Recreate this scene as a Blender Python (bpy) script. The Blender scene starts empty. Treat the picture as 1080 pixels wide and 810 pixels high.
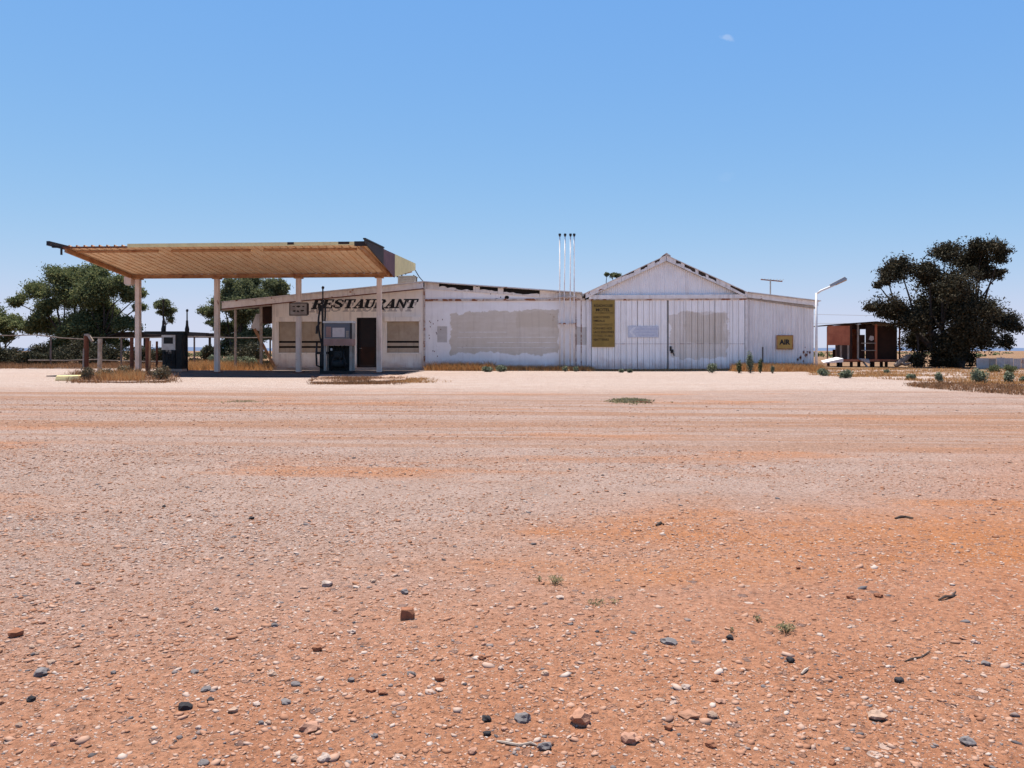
import bpy, bmesh, math, random
import numpy as np
from mathutils import Vector, Matrix, noise as mnoise

random.seed(7); RNG = np.random.default_rng(11)
SC = bpy.context.scene
COL = SC.collection

# ------------------------------------------------------------------ camera
CZ = 0.93                      # eye height above the forecourt (it stands 1.28 m above the lower gravel)
YAW = math.atan2(60, 840)
cd = bpy.data.cameras.new('camera'); cam = bpy.data.objects.new('camera', cd); COL.objects.link(cam)
cam.location = (0, 0, CZ); cam.rotation_euler = (math.radians(90), 0, YAW)
cd.sensor_width = 36; cd.lens = 36*840/1080; cd.shift_y = -35/1080
cd.clip_start = 0.05; cd.clip_end = 30000
SC.camera = cam
SC.render.resolution_x = 1024; SC.render.resolution_y = 768

# ------------------------------------------------------------------ light
SUN = Vector((-0.13, 0.21, 0.97)).normalized()
EL = math.asin(SUN.z); AZ = math.atan2(SUN.x, SUN.y)
w = bpy.data.worlds.new('World'); SC.world = w; w.use_nodes = True
wn = w.node_tree; bg = wn.nodes['Background']
sky = wn.nodes.new('ShaderNodeTexSky'); sky.sky_type = 'NISHITA'; sky.sun_disc = False
sky.sun_elevation = EL; sky.sun_rotation = AZ; sky.altitude = 30
sky.air_density = 1.0; sky.dust_density = 0.0; sky.ozone_density = 6.0
EXPO = 1.0; SKYS = 0.1; KS = 1.06/(SKYS*2**EXPO)
sep = wn.nodes.new('ShaderNodeSeparateColor'); com = wn.nodes.new('ShaderNodeCombineColor'); wn.links.new(sky.outputs[0], sep.inputs[0])
for i, (g_, s_, mx_) in enumerate(((0.92, 0.86, .60), (0.56, 0.735, .675), (0.08, 0.82, 2.0))):      # soften the sky's contrast evenly, all round
    a_ = wn.nodes.new('ShaderNodeMath'); a_.operation = 'MULTIPLY'; a_.inputs[1].default_value = 1/7.85; wn.links.new(sep.outputs[i], a_.inputs[0])
    p_ = wn.nodes.new('ShaderNodeMath'); p_.operation = 'POWER'; p_.inputs[1].default_value = g_; wn.links.new(a_.outputs[0], p_.inputs[0])
    m_ = wn.nodes.new('ShaderNodeMath'); m_.operation = 'MULTIPLY'; m_.inputs[1].default_value = s_; wn.links.new(p_.outputs[0], m_.inputs[0])
    q_ = wn.nodes.new('ShaderNodeMath'); q_.operation = 'SMOOTH_MIN'; q_.inputs[1].default_value = mx_; q_.inputs[2].default_value = 0.25; wn.links.new(m_.outputs[0], q_.inputs[0])
    k_ = wn.nodes.new('ShaderNodeMath'); k_.operation = 'MULTIPLY'; k_.inputs[1].default_value = KS; wn.links.new(q_.outputs[0], k_.inputs[0])
    wn.links.new(k_.outputs[0], com.inputs[i])
tcw = wn.nodes.new('ShaderNodeTexCoord')
def wmath(op, a, b=0.0):
    n = wn.nodes.new('ShaderNodeMath'); n.operation = op
    for i, v in enumerate((a, b)):
        if hasattr(v, 'is_output'): wn.links.new(v, n.inputs[i])
        else: n.inputs[i].default_value = v
    return n.outputs[0]
skycol = com.outputs[0]
for (qx, qy, rx, ry, tilt, amt) in ((767, 40, .013, .0045, -.3, .22), (765, 186, .02, .006, .0, .03)):    # two wisps of cirrus
    xc_, zc_ = (qx-540)/840, (370-qy)/840; ct, st_ = math.cos(YAW), math.sin(YAW)
    D = Vector((ct*xc_-st_, st_*xc_+ct, zc_)).normalized(); A = Vector((D.y, -D.x, 0)).normalized(); Bv = A.cross(D); A2 = A*math.cos(tilt)+Bv*math.sin(tilt); B2 = Bv*math.cos(tilt)-A*math.sin(tilt)
    dots = []
    for vec in (A2, B2, D):
        dn = wn.nodes.new('ShaderNodeVectorMath'); dn.operation = 'DOT_PRODUCT'; wn.links.new(tcw.outputs['Generated'], dn.inputs[0]); dn.inputs[1].default_value = vec; dots.append(dn.outputs['Value'])
    nt_ = wn.nodes.new('ShaderNodeTexNoise'); nt_.inputs['Scale'].default_value = 70; nt_.inputs['Detail'].default_value = 5; wn.links.new(tcw.outputs['Generated'], nt_.inputs['Vector'])
    r2 = wmath('ADD', wmath('POWER', wmath('ABSOLUTE', wmath('MULTIPLY', dots[0], 1/rx)), 2.0), wmath('POWER', wmath('ABSOLUTE', wmath('MULTIPLY', dots[1], 1/ry)), 2.0))
    msk = wmath('MULTIPLY', wmath('MAXIMUM', wmath('SUBTRACT', 1.0, wmath('ADD', r2, wmath('MULTIPLY', wmath('SUBTRACT', .55, nt_.outputs[0]), 5.0))), 0.0), wmath('GREATER_THAN', dots[2], 0.0))
    msk = wmath('MULTIPLY', wmath('MINIMUM', msk, 1.0), amt)
    mxw = wn.nodes.new('ShaderNodeMix'); mxw.data_type = 'RGBA'; wn.links.new(msk, mxw.inputs[0]); wn.links.new(skycol, mxw.inputs[6]); mxw.inputs[7].default_value = (.78*KS, .82*KS, .92*KS, 1); skycol = mxw.outputs[2]
wn.links.new(skycol, bg.inputs[0]); bg.inputs[1].default_value = SKYS
sd = bpy.data.lights.new('sun', 'SUN'); sun = bpy.data.objects.new('sun', sd); COL.objects.link(sun)
sd.energy = 4.5; sd.angle = math.radians(0.53); sd.color = (1.0, 0.955, 0.88)
sun.rotation_euler = SUN.to_track_quat('Z', 'Y').to_euler(); sun.location = (0, 0, 40)
SC.view_settings.view_transform = 'Standard'; SC.view_settings.look = 'None'
SC.view_settings.gamma = 1; SC.view_settings.use_curve_mapping = False
SC.view_settings.exposure = EXPO

# ------------------------------------------------------------------ placing helpers
CT, ST = math.cos(YAW), math.sin(YAW)
def ray(px, py):
    xc = (px-540)/840; zc = (370-py)/840
    return CT*xc-ST, ST*xc+CT, zc
def P(px, py, Y):
    a, b, c = ray(px, py); t = Y/b
    return Vector((t*a, Y, CZ+t*c))
def X(px, Y): return P(px, 370, Y).x
def Z(px, py, Y): return P(px, py, Y).z
def sst(a, b, v):
    t = min(1, max(0, (v-a)/(b-a))); return t*t*(3-2*t)
def gz(x, y):
    h = -0.35*(1-sst(5, 26, y))
    h += 0.022*mnoise.noise((x*0.23, y*0.23, 1.7))*sst(60, 40, y) + 0.008*mnoise.noise((x*1.1, y*1.1, 5.1))*sst(22, 14, y)
    return h
def G(px, py):
    a, b, c = ray(px, py); z = -0.2
    for _ in range(30):
        t = (z-CZ)/c; z = gz(t*a, t*b)
    return Vector((t*a, t*b, z))

# ------------------------------------------------------------------ node helpers
def nd(nt, typ, ins=None, **at):
    n = nt.nodes.new(typ)
    for k, v in at.items(): setattr(n, k, v)
    for k, v in (ins or {}).items():
        s = n.inputs[k]
        if hasattr(v, 'is_output'): nt.links.new(v, s)
        else:
            if isinstance(v, tuple) and len(v) == 3 and s.type == 'RGBA': v = (*v, 1)
            s.default_value = v
    return n
def newmat(name):
    m = bpy.data.materials.new(name); m.use_nodes = True
    nt = m.node_tree; b = nt.nodes['Principled BSDF']
    b.inputs['Specular IOR Level'].default_value = 0.3
    return m, nt, b
def mix(nt, f, a, b, blend='MIX'):
    n = nt.nodes.new('ShaderNodeMix'); n.data_type = 'RGBA'; n.blend_type = blend
    for i, v in ((0, f), (6, a), (7, b)):
        s = n.inputs[i]
        if hasattr(v, 'is_output'): nt.links.new(v, s)
        else: s.default_value = (*v, 1) if isinstance(v, tuple) else v
    return n.outputs[2]
def mth(nt, op, a, b=0.0, c=None):
    n = nt.nodes.new('ShaderNodeMath'); n.operation = op
    for i, v in enumerate((a, b) if c is None else (a, b, c)):
        if hasattr(v, 'is_output'): nt.links.new(v, n.inputs[i])
        else: n.inputs[i].default_value = v
    return n.outputs[0]
def stp(nt, v, a, b):          # smooth ramp from a to b
    n = nt.nodes.new('ShaderNodeMapRange'); n.interpolation_type = 'SMOOTHSTEP'
    if hasattr(v, 'is_output'): nt.links.new(v, n.inputs[0])
    n.inputs[1].default_value = a; n.inputs[2].default_value = b
    n.inputs[3].default_value = 0; n.inputs[4].default_value = 1
    return n.outputs[0]
def nz(nt, vec, scale, detail=5, rough=0.6, mapscale=None):
    if mapscale:
        vec = nd(nt, 'ShaderNodeMapping', {'Vector': vec, 'Scale': mapscale}).outputs[0]
    return nd(nt, 'ShaderNodeTexNoise', {'Vector': vec, 'Scale': scale, 'Detail': detail, 'Roughness': rough}).outputs[0]
def coords(nt):
    tc = nd(nt, 'ShaderNodeTexCoord').outputs['Object']
    r = nd(nt, 'ShaderNodeObjectInfo').outputs['Random']
    off = mth(nt, 'MULTIPLY', r, 61.0)
    v = nd(nt, 'ShaderNodeVectorMath', {0: tc, 1: off}, operation='ADD').outputs[0]
    return tc, v, r
RUST = (0.17, 0.058, 0.022)
def weather(name, base, base2=None, rust=0.0, streak=0.0, dust=0.0, rough=0.75, scale=3.0, bump=0.15, metal=0.0,
            patches=(), rustcol=RUST, streakcol=(0.22, 0.13, 0.08), spread=0.06, dirt=0.25, brick=False, dusth=0.6):
    m, nt, b = newmat(name); tc, v, r = coords(nt)
    base2 = base2 or tuple(c*0.8 for c in base)
    n1 = nz(nt, v, scale, 6); c = mix(nt, stp(nt, n1, 0.35, 0.68), base, base2)
    n0 = nz(nt, v, 0.7, 3)
    c = mix(nt, mth(nt, 'MULTIPLY', stp(nt, n0, 0.45, 0.75), dirt), c, tuple(k*0.62 for k in base2))
    x, y, z = nd(nt, 'ShaderNodeSeparateXYZ', {0: tc}).outputs[:3]
    for (x0, x1, z0, z1, pc, amt, wob, sc) in patches:
        wn_ = nz(nt, tc, sc, 7, 0.66); wv = mth(nt, 'MULTIPLY', mth(nt, 'SUBTRACT', wn_, 0.5), wob)
        xx = mth(nt, 'ADD', x, wv); zz = mth(nt, 'ADD', z, wv); e = 0.03
        f = mth(nt, 'MULTIPLY', mth(nt, 'MULTIPLY', stp(nt, xx, x0-e, x0+e), stp(nt, xx, x1+e, x1-e)),
                mth(nt, 'MULTIPLY', stp(nt, zz, z0-e, z0+e), stp(nt, zz, z1+e, z1-e)))
        blot = mth(nt, 'ADD', 0.42, mth(nt, 'ADD', mth(nt, 'MULTIPLY', nz(nt, tc, 2.2, 7, .7), 0.55), mth(nt, 'MULTIPLY', nz(nt, tc, 3.0, 5, .65, (0.35, 1, 2.6)), 0.55)))
        f = mth(nt, 'MULTIPLY', mth(nt, 'MULTIPLY', f, amt), blot)
        nt.nodes[-1].use_clamp = True
        c = mix(nt, f, c, pc)
    if streak:
        s = nz(nt, v, 3.0, 4, 0.6, (2.2, 2.2, 0.13))
        c = mix(nt, mth(nt, 'MULTIPLY', stp(nt, s, 0.5, 0.72), streak), c, streakcol)
    if dust:
        h = mth(nt, 'ADD', z, mth(nt, 'MULTIPLY', nz(nt, v, 1.6, 5), -1.0))
        c = mix(nt, mth(nt, 'MULTIPLY', stp(nt, h, dusth-0.5, -0.5), dust), c, (0.42, 0.2, 0.11))
    if rust:
        n2 = nz(nt, v, 2.3, 9, 0.68); t = 0.72-0.42*rust
        c = mix(nt, stp(nt, n2, t, t+spread), c, mix(nt, nz(nt, v, 9, 4), rustcol, tuple(k*2.0 for k in rustcol)))
    nt.links.new(c, b.inputs['Base Color'])
    b.inputs['Roughness'].default_value = rough; b.inputs['Metallic'].default_value = metal
    if bump:
        hgt = nz(nt, v, 22, 5)
        if brick:
            vb = nd(nt, 'ShaderNodeMapping', {'Vector': tc, 'Rotation': (math.radians(90), 0, 0)}).outputs[0]
            bt = nd(nt, 'ShaderNodeTexBrick', {'Vector': vb, 'Scale': 1.0, 'Mortar Size': 0.012, 'Brick Width': 0.4, 'Row Height': 0.2,
                    'Color1': (1, 1, 1, 1), 'Color2': (.93, .93, .93, 1), 'Mortar': (0, 0, 0, 1)}).outputs[0]
            hgt = mth(nt, 'ADD', mth(nt, 'MULTIPLY', hgt, 0.5), bt)
        bn = nd(nt, 'ShaderNodeBump', {'Height': hgt, 'Strength': bump, 'Distance': 0.02})
        nt.links.new(bn.outputs[0], b.inputs['Normal'])
    return m
def plain(name, col, rough=0.7, metal=0.0, spec=0.3):
    m, nt, b = newmat(name); tc, v, r = coords(nt)
    c = mix(nt, nz(nt, v, 9, 5), tuple(k*0.72 for k in col), tuple(min(1, k*1.25) for k in col))
    nt.links.new(c, b.inputs['Base Color']); b.inputs['Roughness'].default_value = rough
    b.inputs['Metallic'].default_value = metal; b.inputs['Specular IOR Level'].default_value = spec
    return m
def ramp_mat(name, stops, rough=0.85, bump=0.0, trans=0.0, spec=0.2):     # colour by piece (random per island)
    m, nt, b = newmat(name)
    r = nd(nt, 'ShaderNodeNewGeometry').outputs['Random Per Island']
    cr = nt.nodes.new('ShaderNodeValToRGB'); nt.links.new(r, cr.inputs[0]); el = cr.color_ramp.elements
    while len(el) < len(stops): el.new(0.5)
    for e, (p, c) in zip(el, stops): e.position = p; e.color = (*c, 1)
    nt.links.new(cr.outputs[0], b.inputs['Base Color']); b.inputs['Roughness'].default_value = rough
    b.inputs['Specular IOR Level'].default_value = spec
    if trans:
        tr = nd(nt, 'ShaderNodeBsdfTranslucent', {'Color': cr.outputs[0]})
        mx = nd(nt, 'ShaderNodeMixShader', {0: trans, 1: b.outputs[0], 2: tr.outputs[0]})
        nt.links.new(mx.outputs[0], nt.nodes['Material Output'].inputs[0])
    return m

# ------------------------------------------------------------------ mesh helpers
def tag(o, label=None, cat=None, group=None, kind=None):
    for k, v in (('label', label), ('category', cat), ('group', group), ('kind', kind)):
        if v: o[k] = v
    return o
def thing(name, loc, label, cat, group=None, rz=0):
    o = bpy.data.objects.new(name, None); COL.objects.link(o); o.location = loc; o.rotation_euler = (0, 0, rz)
    o.empty_display_size = 0.2
    return tag(o, label, cat, group)
def worigin(p):
    v = Vector((0, 0, 0))
    while p: v += p.location; p = p.parent
    return v
def link(name, me, mat, parent=None, loc=None):
    o = bpy.data.objects.new(name, me); COL.objects.link(o)
    if mat and not me.materials: me.materials.append(mat)
    if parent: o.parent = parent
    if loc is not None: o.location = loc
    return o
def fast(name, V, F, smooth=False):
    V = np.asarray(V, np.float32).reshape(-1, 3); F = np.asarray(F, np.int32); n, k = F.shape
    me = bpy.data.meshes.new(name); me.vertices.add(len(V)); me.vertices.foreach_set('co', V.ravel())
    me.loops.add(n*k); me.loops.foreach_set('vertex_index', F.ravel())
    me.polygons.add(n); me.polygons.foreach_set('loop_start', np.arange(0, n*k, k, dtype=np.int32))
    if smooth: me.polygons.foreach_set('use_smooth', np.ones(n, bool))
    me.update(calc_edges=True); return me
class MB:
    def __init__(s): s.v = []; s.f = []
    def add(s, vs, fs):
        o = len(s.v); s.v += [tuple(q) for q in vs]; s.f += [tuple(i+o for i in f) for f in fs]; return s
    def box(s, x0, x1, y0, y1, z0, z1):
        return s.hexa([(x0, y0, z0), (x1, y0, z0), (x1, y1, z0), (x0, y1, z0)], [(x0, y0, z1), (x1, y0, z1), (x1, y1, z1), (x0, y1, z1)])
    def hexa(s, b, t):
        n = len(b)
        return s.add(list(b)+list(t), [tuple(reversed(range(n))), tuple(range(n, 2*n))]+[(i, (i+1) % n, n+(i+1) % n, n+i) for i in range(n)])
    def prism(s, poly, y0, y1):           # (x,z) outline, counter-clockwise seen from -Y, extruded along Y
        return s.hexa([(x, y1, z) for x, z in poly], [(x, y0, z) for x, z in poly])
    def bar(s, p0, p1, a, b, up=(0, 0, 1)):
        p0 = Vector(p0); p1 = Vector(p1); d = (p1-p0).normalized(); u = Vector(up)
        if abs(d.dot(u)) > 0.99: u = Vector((0, 1, 0))
        r = d.cross(u).normalized()*a/2; q = r.cross(d).normalized()*b/2
        return s.hexa([p0-r-q, p0+r-q, p0+r+q, p0-r+q], [p1-r-q, p1+r-q, p1+r+q, p1-r+q])
    def tube(s, pts, rad, n=8, cap=True):
        pts = [Vector(p) for p in pts]
        if not hasattr(rad, '__len__'): rad = [rad]*len(pts)
        rings = []; o = len(s.v); pr = None
        for i, p in enumerate(pts):
            d = (pts[min(i+1, len(pts)-1)]-pts[max(i-1, 0)]).normalized()
            u = pr if pr is not None and abs(d.dot(pr)) < 0.95 else (Vector((1, 0, 0)) if abs(d.x) < 0.8 else Vector((0, 1, 0)))
            r = (u-d*u.dot(d)).normalized(); pr = r; q = d.cross(r)
            s.v += [tuple(p+(r*math.cos(a)+q*math.sin(a))*rad[i]) for a in [2*math.pi*k/n for k in range(n)]]
        for i in range(len(pts)-1):
            for k in range(n):
                a = o+i*n+k; b = o+i*n+(k+1) % n; s.f.append((a, b, b+n, a+n))
        if cap:
            s.f.append(tuple(reversed(range(o, o+n)))); s.f.append(tuple(range(o+(len(pts)-1)*n, o+len(pts)*n)))
        return s
    def build(s, name, mat, parent=None, smooth=False, origin=None, local=False):
        org = Vector((0, 0, 0)) if local else (worigin(parent) if parent else Vector(origin or (0, 0, 0)))
        me = bpy.data.meshes.new(name); me.from_pydata([tuple(Vector(v)-org) for v in s.v], [], s.f); me.update()
        if smooth: me.polygons.foreach_set('use_smooth', [True]*len(me.polygons))
        o = link(name, me, mat, parent)
        if origin is not None and not parent: o.location = origin
        return o
def text_mesh(body, width=None, height=0.1, depth=0.003, bold=0.0):
    cu = bpy.data.curves.new('lettering', 'FONT'); cu.body = body; cu.size = 1; cu.extrude = 0.5; cu.offset = bold; cu.resolution_u = 3
    ob = bpy.data.objects.new('lettering', cu); COL.objects.link(ob)
    bpy.context.view_layer.update()
    me = bpy.data.meshes.new_from_object(ob); bpy.data.objects.remove(ob); bpy.data.curves.remove(cu)
    n = len(me.vertices); a = np.zeros(n*3, np.float32); me.vertices.foreach_get('co', a); a = a.reshape(-1, 3)
    mn, mx = a.min(0), a.max(0); h = mx[1]-mn[1]; sy = height/h; sx = (width/(mx[0]-mn[0])) if width else sy
    b = np.stack([(a[:, 0]-mn[0])*sx, -(a[:, 2]+0.5)*depth, (a[:, 1]-mn[1])*sy], 1)
    me.vertices.foreach_set('co', b.ravel().astype(np.float32)); me.update(); return me

# ------------------------------------------------------------------ materials
M = {}
M['cream'] = weather('cream_render', (0.92, 0.82, 0.70), (0.89, 0.77, 0.63), rust=0.05, streak=0.3, dust=0.55, scale=1.5)
M['trimwhite'] = weather('weathered_white_trim', (0.8, 0.74, 0.68), (0.7, 0.62, 0.55), rust=0.24, streak=0.3, scale=4)
M['trimrust'] = weather('rust_streaked_trim', (0.66, 0.56, 0.48), (0.5, 0.38, 0.3), rust=0.5, streak=0.4, scale=4)
M['shutter'] = weather('tan_shutter', (0.486, 0.377, 0.264), (0.405, 0.299, 0.204), rust=0.12, streak=0.3, scale=3)
M['dark'] = plain('dark_void', (0.012, 0.009, 0.008), 0.9)
M['doorbrown'] = weather('dark_brown_door', (0.018, 0.008, 0.005), (0.011, 0.005, 0.004), rough=0.5, dust=0.15)
M['concrete'] = weather('old_concrete', (0.46, 0.36, 0.29), (0.36, 0.26, 0.2), scale=3, bump=0.4)
M['islanddirt'] = weather('dirty_island_concrete', (0.34, 0.225, 0.16), (0.25, 0.15, 0.1), scale=2, bump=.6)
M['canopy'] = weather('stained_canopy_sheet', (0.86, 0.65, 0.42), (0.78, 0.51, 0.29), rust=0.16, streak=0.0, scale=2.2, rustcol=(0.26, 0.1, 0.035), spread=0.3)
M['canopyrust'] = weather('rusty_cream_steel', (0.46, 0.24, 0.11), (0.34, 0.15, 0.06), rust=0.5, scale=3, spread=0.15)
M['yellow'] = weather('faded_yellow_fascia', (0.82, 0.66, 0.30), (0.74, 0.58, 0.27), rust=0.14, streak=0.2, scale=3)
M['post'] = weather('peeling_post_paint', (0.82, 0.66, 0.53), (0.7, 0.53, 0.4), rust=0.2, streak=0.3, scale=2)
M['steel'] = plain('blackened_steel', (0.022, 0.017, 0.015), 0.6)
M['darkfascia'] = weather('burnt_fascia', (0.032, 0.022, 0.018), (0.05, 0.03, 0.022), rust=0.2)
M['maroon'] = weather('maroon_fascia', (0.17, 0.075, 0.075), (0.12, 0.055, 0.06), streak=0.3)
M['rust'] = weather('deep_rust', (0.2, 0.065, 0.03), (0.13, 0.04, 0.02), scale=4, rough=0.9, bump=0.4)
M['rustpanel'] = weather('rust_panel', (0.550, 0.181, 0.090), (0.423, 0.127, 0.064), scale=2, rough=0.85, streak=0.25, streakcol=(0.212, 0.064, 0.043))
M['rustdark'] = weather('dark_rust_panel', (0.05, 0.02, 0.011), (0.03, 0.013, 0.008), scale=2, rough=0.85)
M['black'] = plain('black_paint', (0.012, 0.012, 0.013), 0.6)
M['rubber'] = plain('black_rubber', (0.014, 0.013, 0.013), 0.55)
M['shadowpaint'] = plain('grey_painted_letter_shadow', (0.5, 0.43, 0.37), 0.85)
M['signyellow'] = weather('ochre_signboard', (0.30, 0.19, 0.045), (0.24, 0.15, 0.035), streak=0.25, scale=2)
M['signair'] = weather('air_signboard', (0.46, 0.27, 0.07), (0.36, 0.2, 0.05), rust=0.1, scale=3)
M['signink'] = plain('faded_sign_ink', (0.035, 0.025, 0.012), 0.8)
M['signinkfaint'] = plain('worn_sign_ink', (0.11, 0.075, 0.025), 0.8)
M['pipewhite'] = weather('white_pipe_paint', (0.78, 0.72, 0.66), (0.7, 0.6, 0.52), rust=0.2, scale=3)
M['lampwhite'] = plain('white_lamp_paint', (0.66, 0.62, 0.58), 0.6)
M['greymetal'] = plain('grey_metal', (0.3, 0.28, 0.26), 0.45, 0.4)
M['lens'] = plain('yellowed_lens', (0.42, 0.3, 0.2), .4)
M['acgrey'] = weather('cooler_box', (0.3, 0.25, 0.2), (0.22, 0.18, 0.14), rust=0.2)
M['wood'] = weather('bleached_timber', (0.40, 0.33, 0.26), (0.28, 0.21, 0.16), streak=0.4, scale=5, bump=0.4)
M['oldwood'] = weather('weathered_grey_timber', (0.2, 0.15, 0.115), (0.12, 0.085, 0.065), streak=0.4, scale=5, bump=0.4)
M['darkwood'] = weather('dark_timber', (0.07, 0.045, 0.03), (0.045, 0.03, 0.022), scale=4)
M['roof'] = weather('bleached_roof_iron', (0.7, 0.66, 0.62), (0.58, 0.5, 0.44), rust=0.3, scale=2)
M['pumpwhite'] = weather('pump_white_panel', (0.62, 0.6, 0.54), (0.5, 0.47, 0.42), rust=0.15, scale=4)
M['pumpdark'] = weather('pump_dark_body', (0.02, 0.024, 0.022), (0.012, 0.012, 0.012), rust=0.12)
M['pumppink'] = weather('pump_pink_panel', (0.34, 0.2, 0.16), (0.28, 0.16, 0.12), streak=0.3)
M['pumpgrey'] = weather('pump_grey_frame', (0.34, 0.31, 0.26), (0.24, 0.2, 0.16), rust=0.25)
M['dialwhite'] = plain('dial_card', (0.55, 0.46, 0.40), 0.6)
M['fencegrey'] = weather('grey_fence_iron', (0.550, 0.479, 0.427), (0.440, 0.367, 0.314), rust=0.3, streak=0.4)
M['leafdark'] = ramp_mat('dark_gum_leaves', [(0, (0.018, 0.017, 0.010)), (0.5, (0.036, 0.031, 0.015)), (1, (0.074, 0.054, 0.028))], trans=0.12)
M['leafgum'] = ramp_mat('gum_leaves', [(0, (0.059, 0.069, 0.031)), (0.5, (0.107, 0.120, 0.053)), (1, (0.196, 0.199, 0.096))], trans=0.38)
M['leafpepper'] = ramp_mat('pepper_tree_leaves', [(0, (0.059, 0.075, 0.031)), (0.5, (0.113, 0.137, 0.056)), (1, (0.228, 0.215, 0.087))], trans=0.38)
M['leafsage'] = ramp_mat('saltbush_leaves', [(0, (0.090, 0.109, 0.068)), (0.5, (0.150, 0.171, 0.104)), (1, (0.250, 0.257, 0.160))], trans=0.15)
M['leafgreen'] = ramp_mat('weed_leaves', [(0, (0.18, 0.17, 0.08)), (0.5, (0.26, 0.23, 0.12)), (1, (0.4, 0.33, 0.2))], trans=0.5)
M['leafdry'] = ramp_mat('dry_island_leaves', [(0, (0.07, 0.055, 0.03)), (0.4, (0.13, 0.115, 0.07)), (0.75, (0.2, 0.12, 0.06)), (1, (0.22, 0.21, 0.15))], trans=0.2)
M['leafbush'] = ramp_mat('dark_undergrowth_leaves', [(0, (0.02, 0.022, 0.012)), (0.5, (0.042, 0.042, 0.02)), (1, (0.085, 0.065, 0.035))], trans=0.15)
M['straw'] = ramp_mat('straw_grass', [(0, (0.299, 0.130, 0.047)), (0.4, (0.483, 0.240, 0.085)), (0.75, (0.632, 0.360, 0.153)), (1, (0.345, 0.240, 0.102))], trans=0.25)
M['deadgrass'] = ramp_mat('rusty_dead_grass', [(0, (0.125, 0.060, 0.029)), (0.4, (0.275, 0.132, 0.057)), (0.8, (0.450, 0.240, 0.115)), (1, (0.163, 0.120, 0.069))], trans=0.2)
M['bark'] = weather('tree_bark', (0.06, 0.042, 0.032), (0.035, 0.026, 0.02), scale=6, bump=0.5)
M['hill'] = plain('haze_blue_hills', (0.075, 0.105, 0.17), 0.95)  # blue of the distant haze is put into the hill colour

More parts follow.
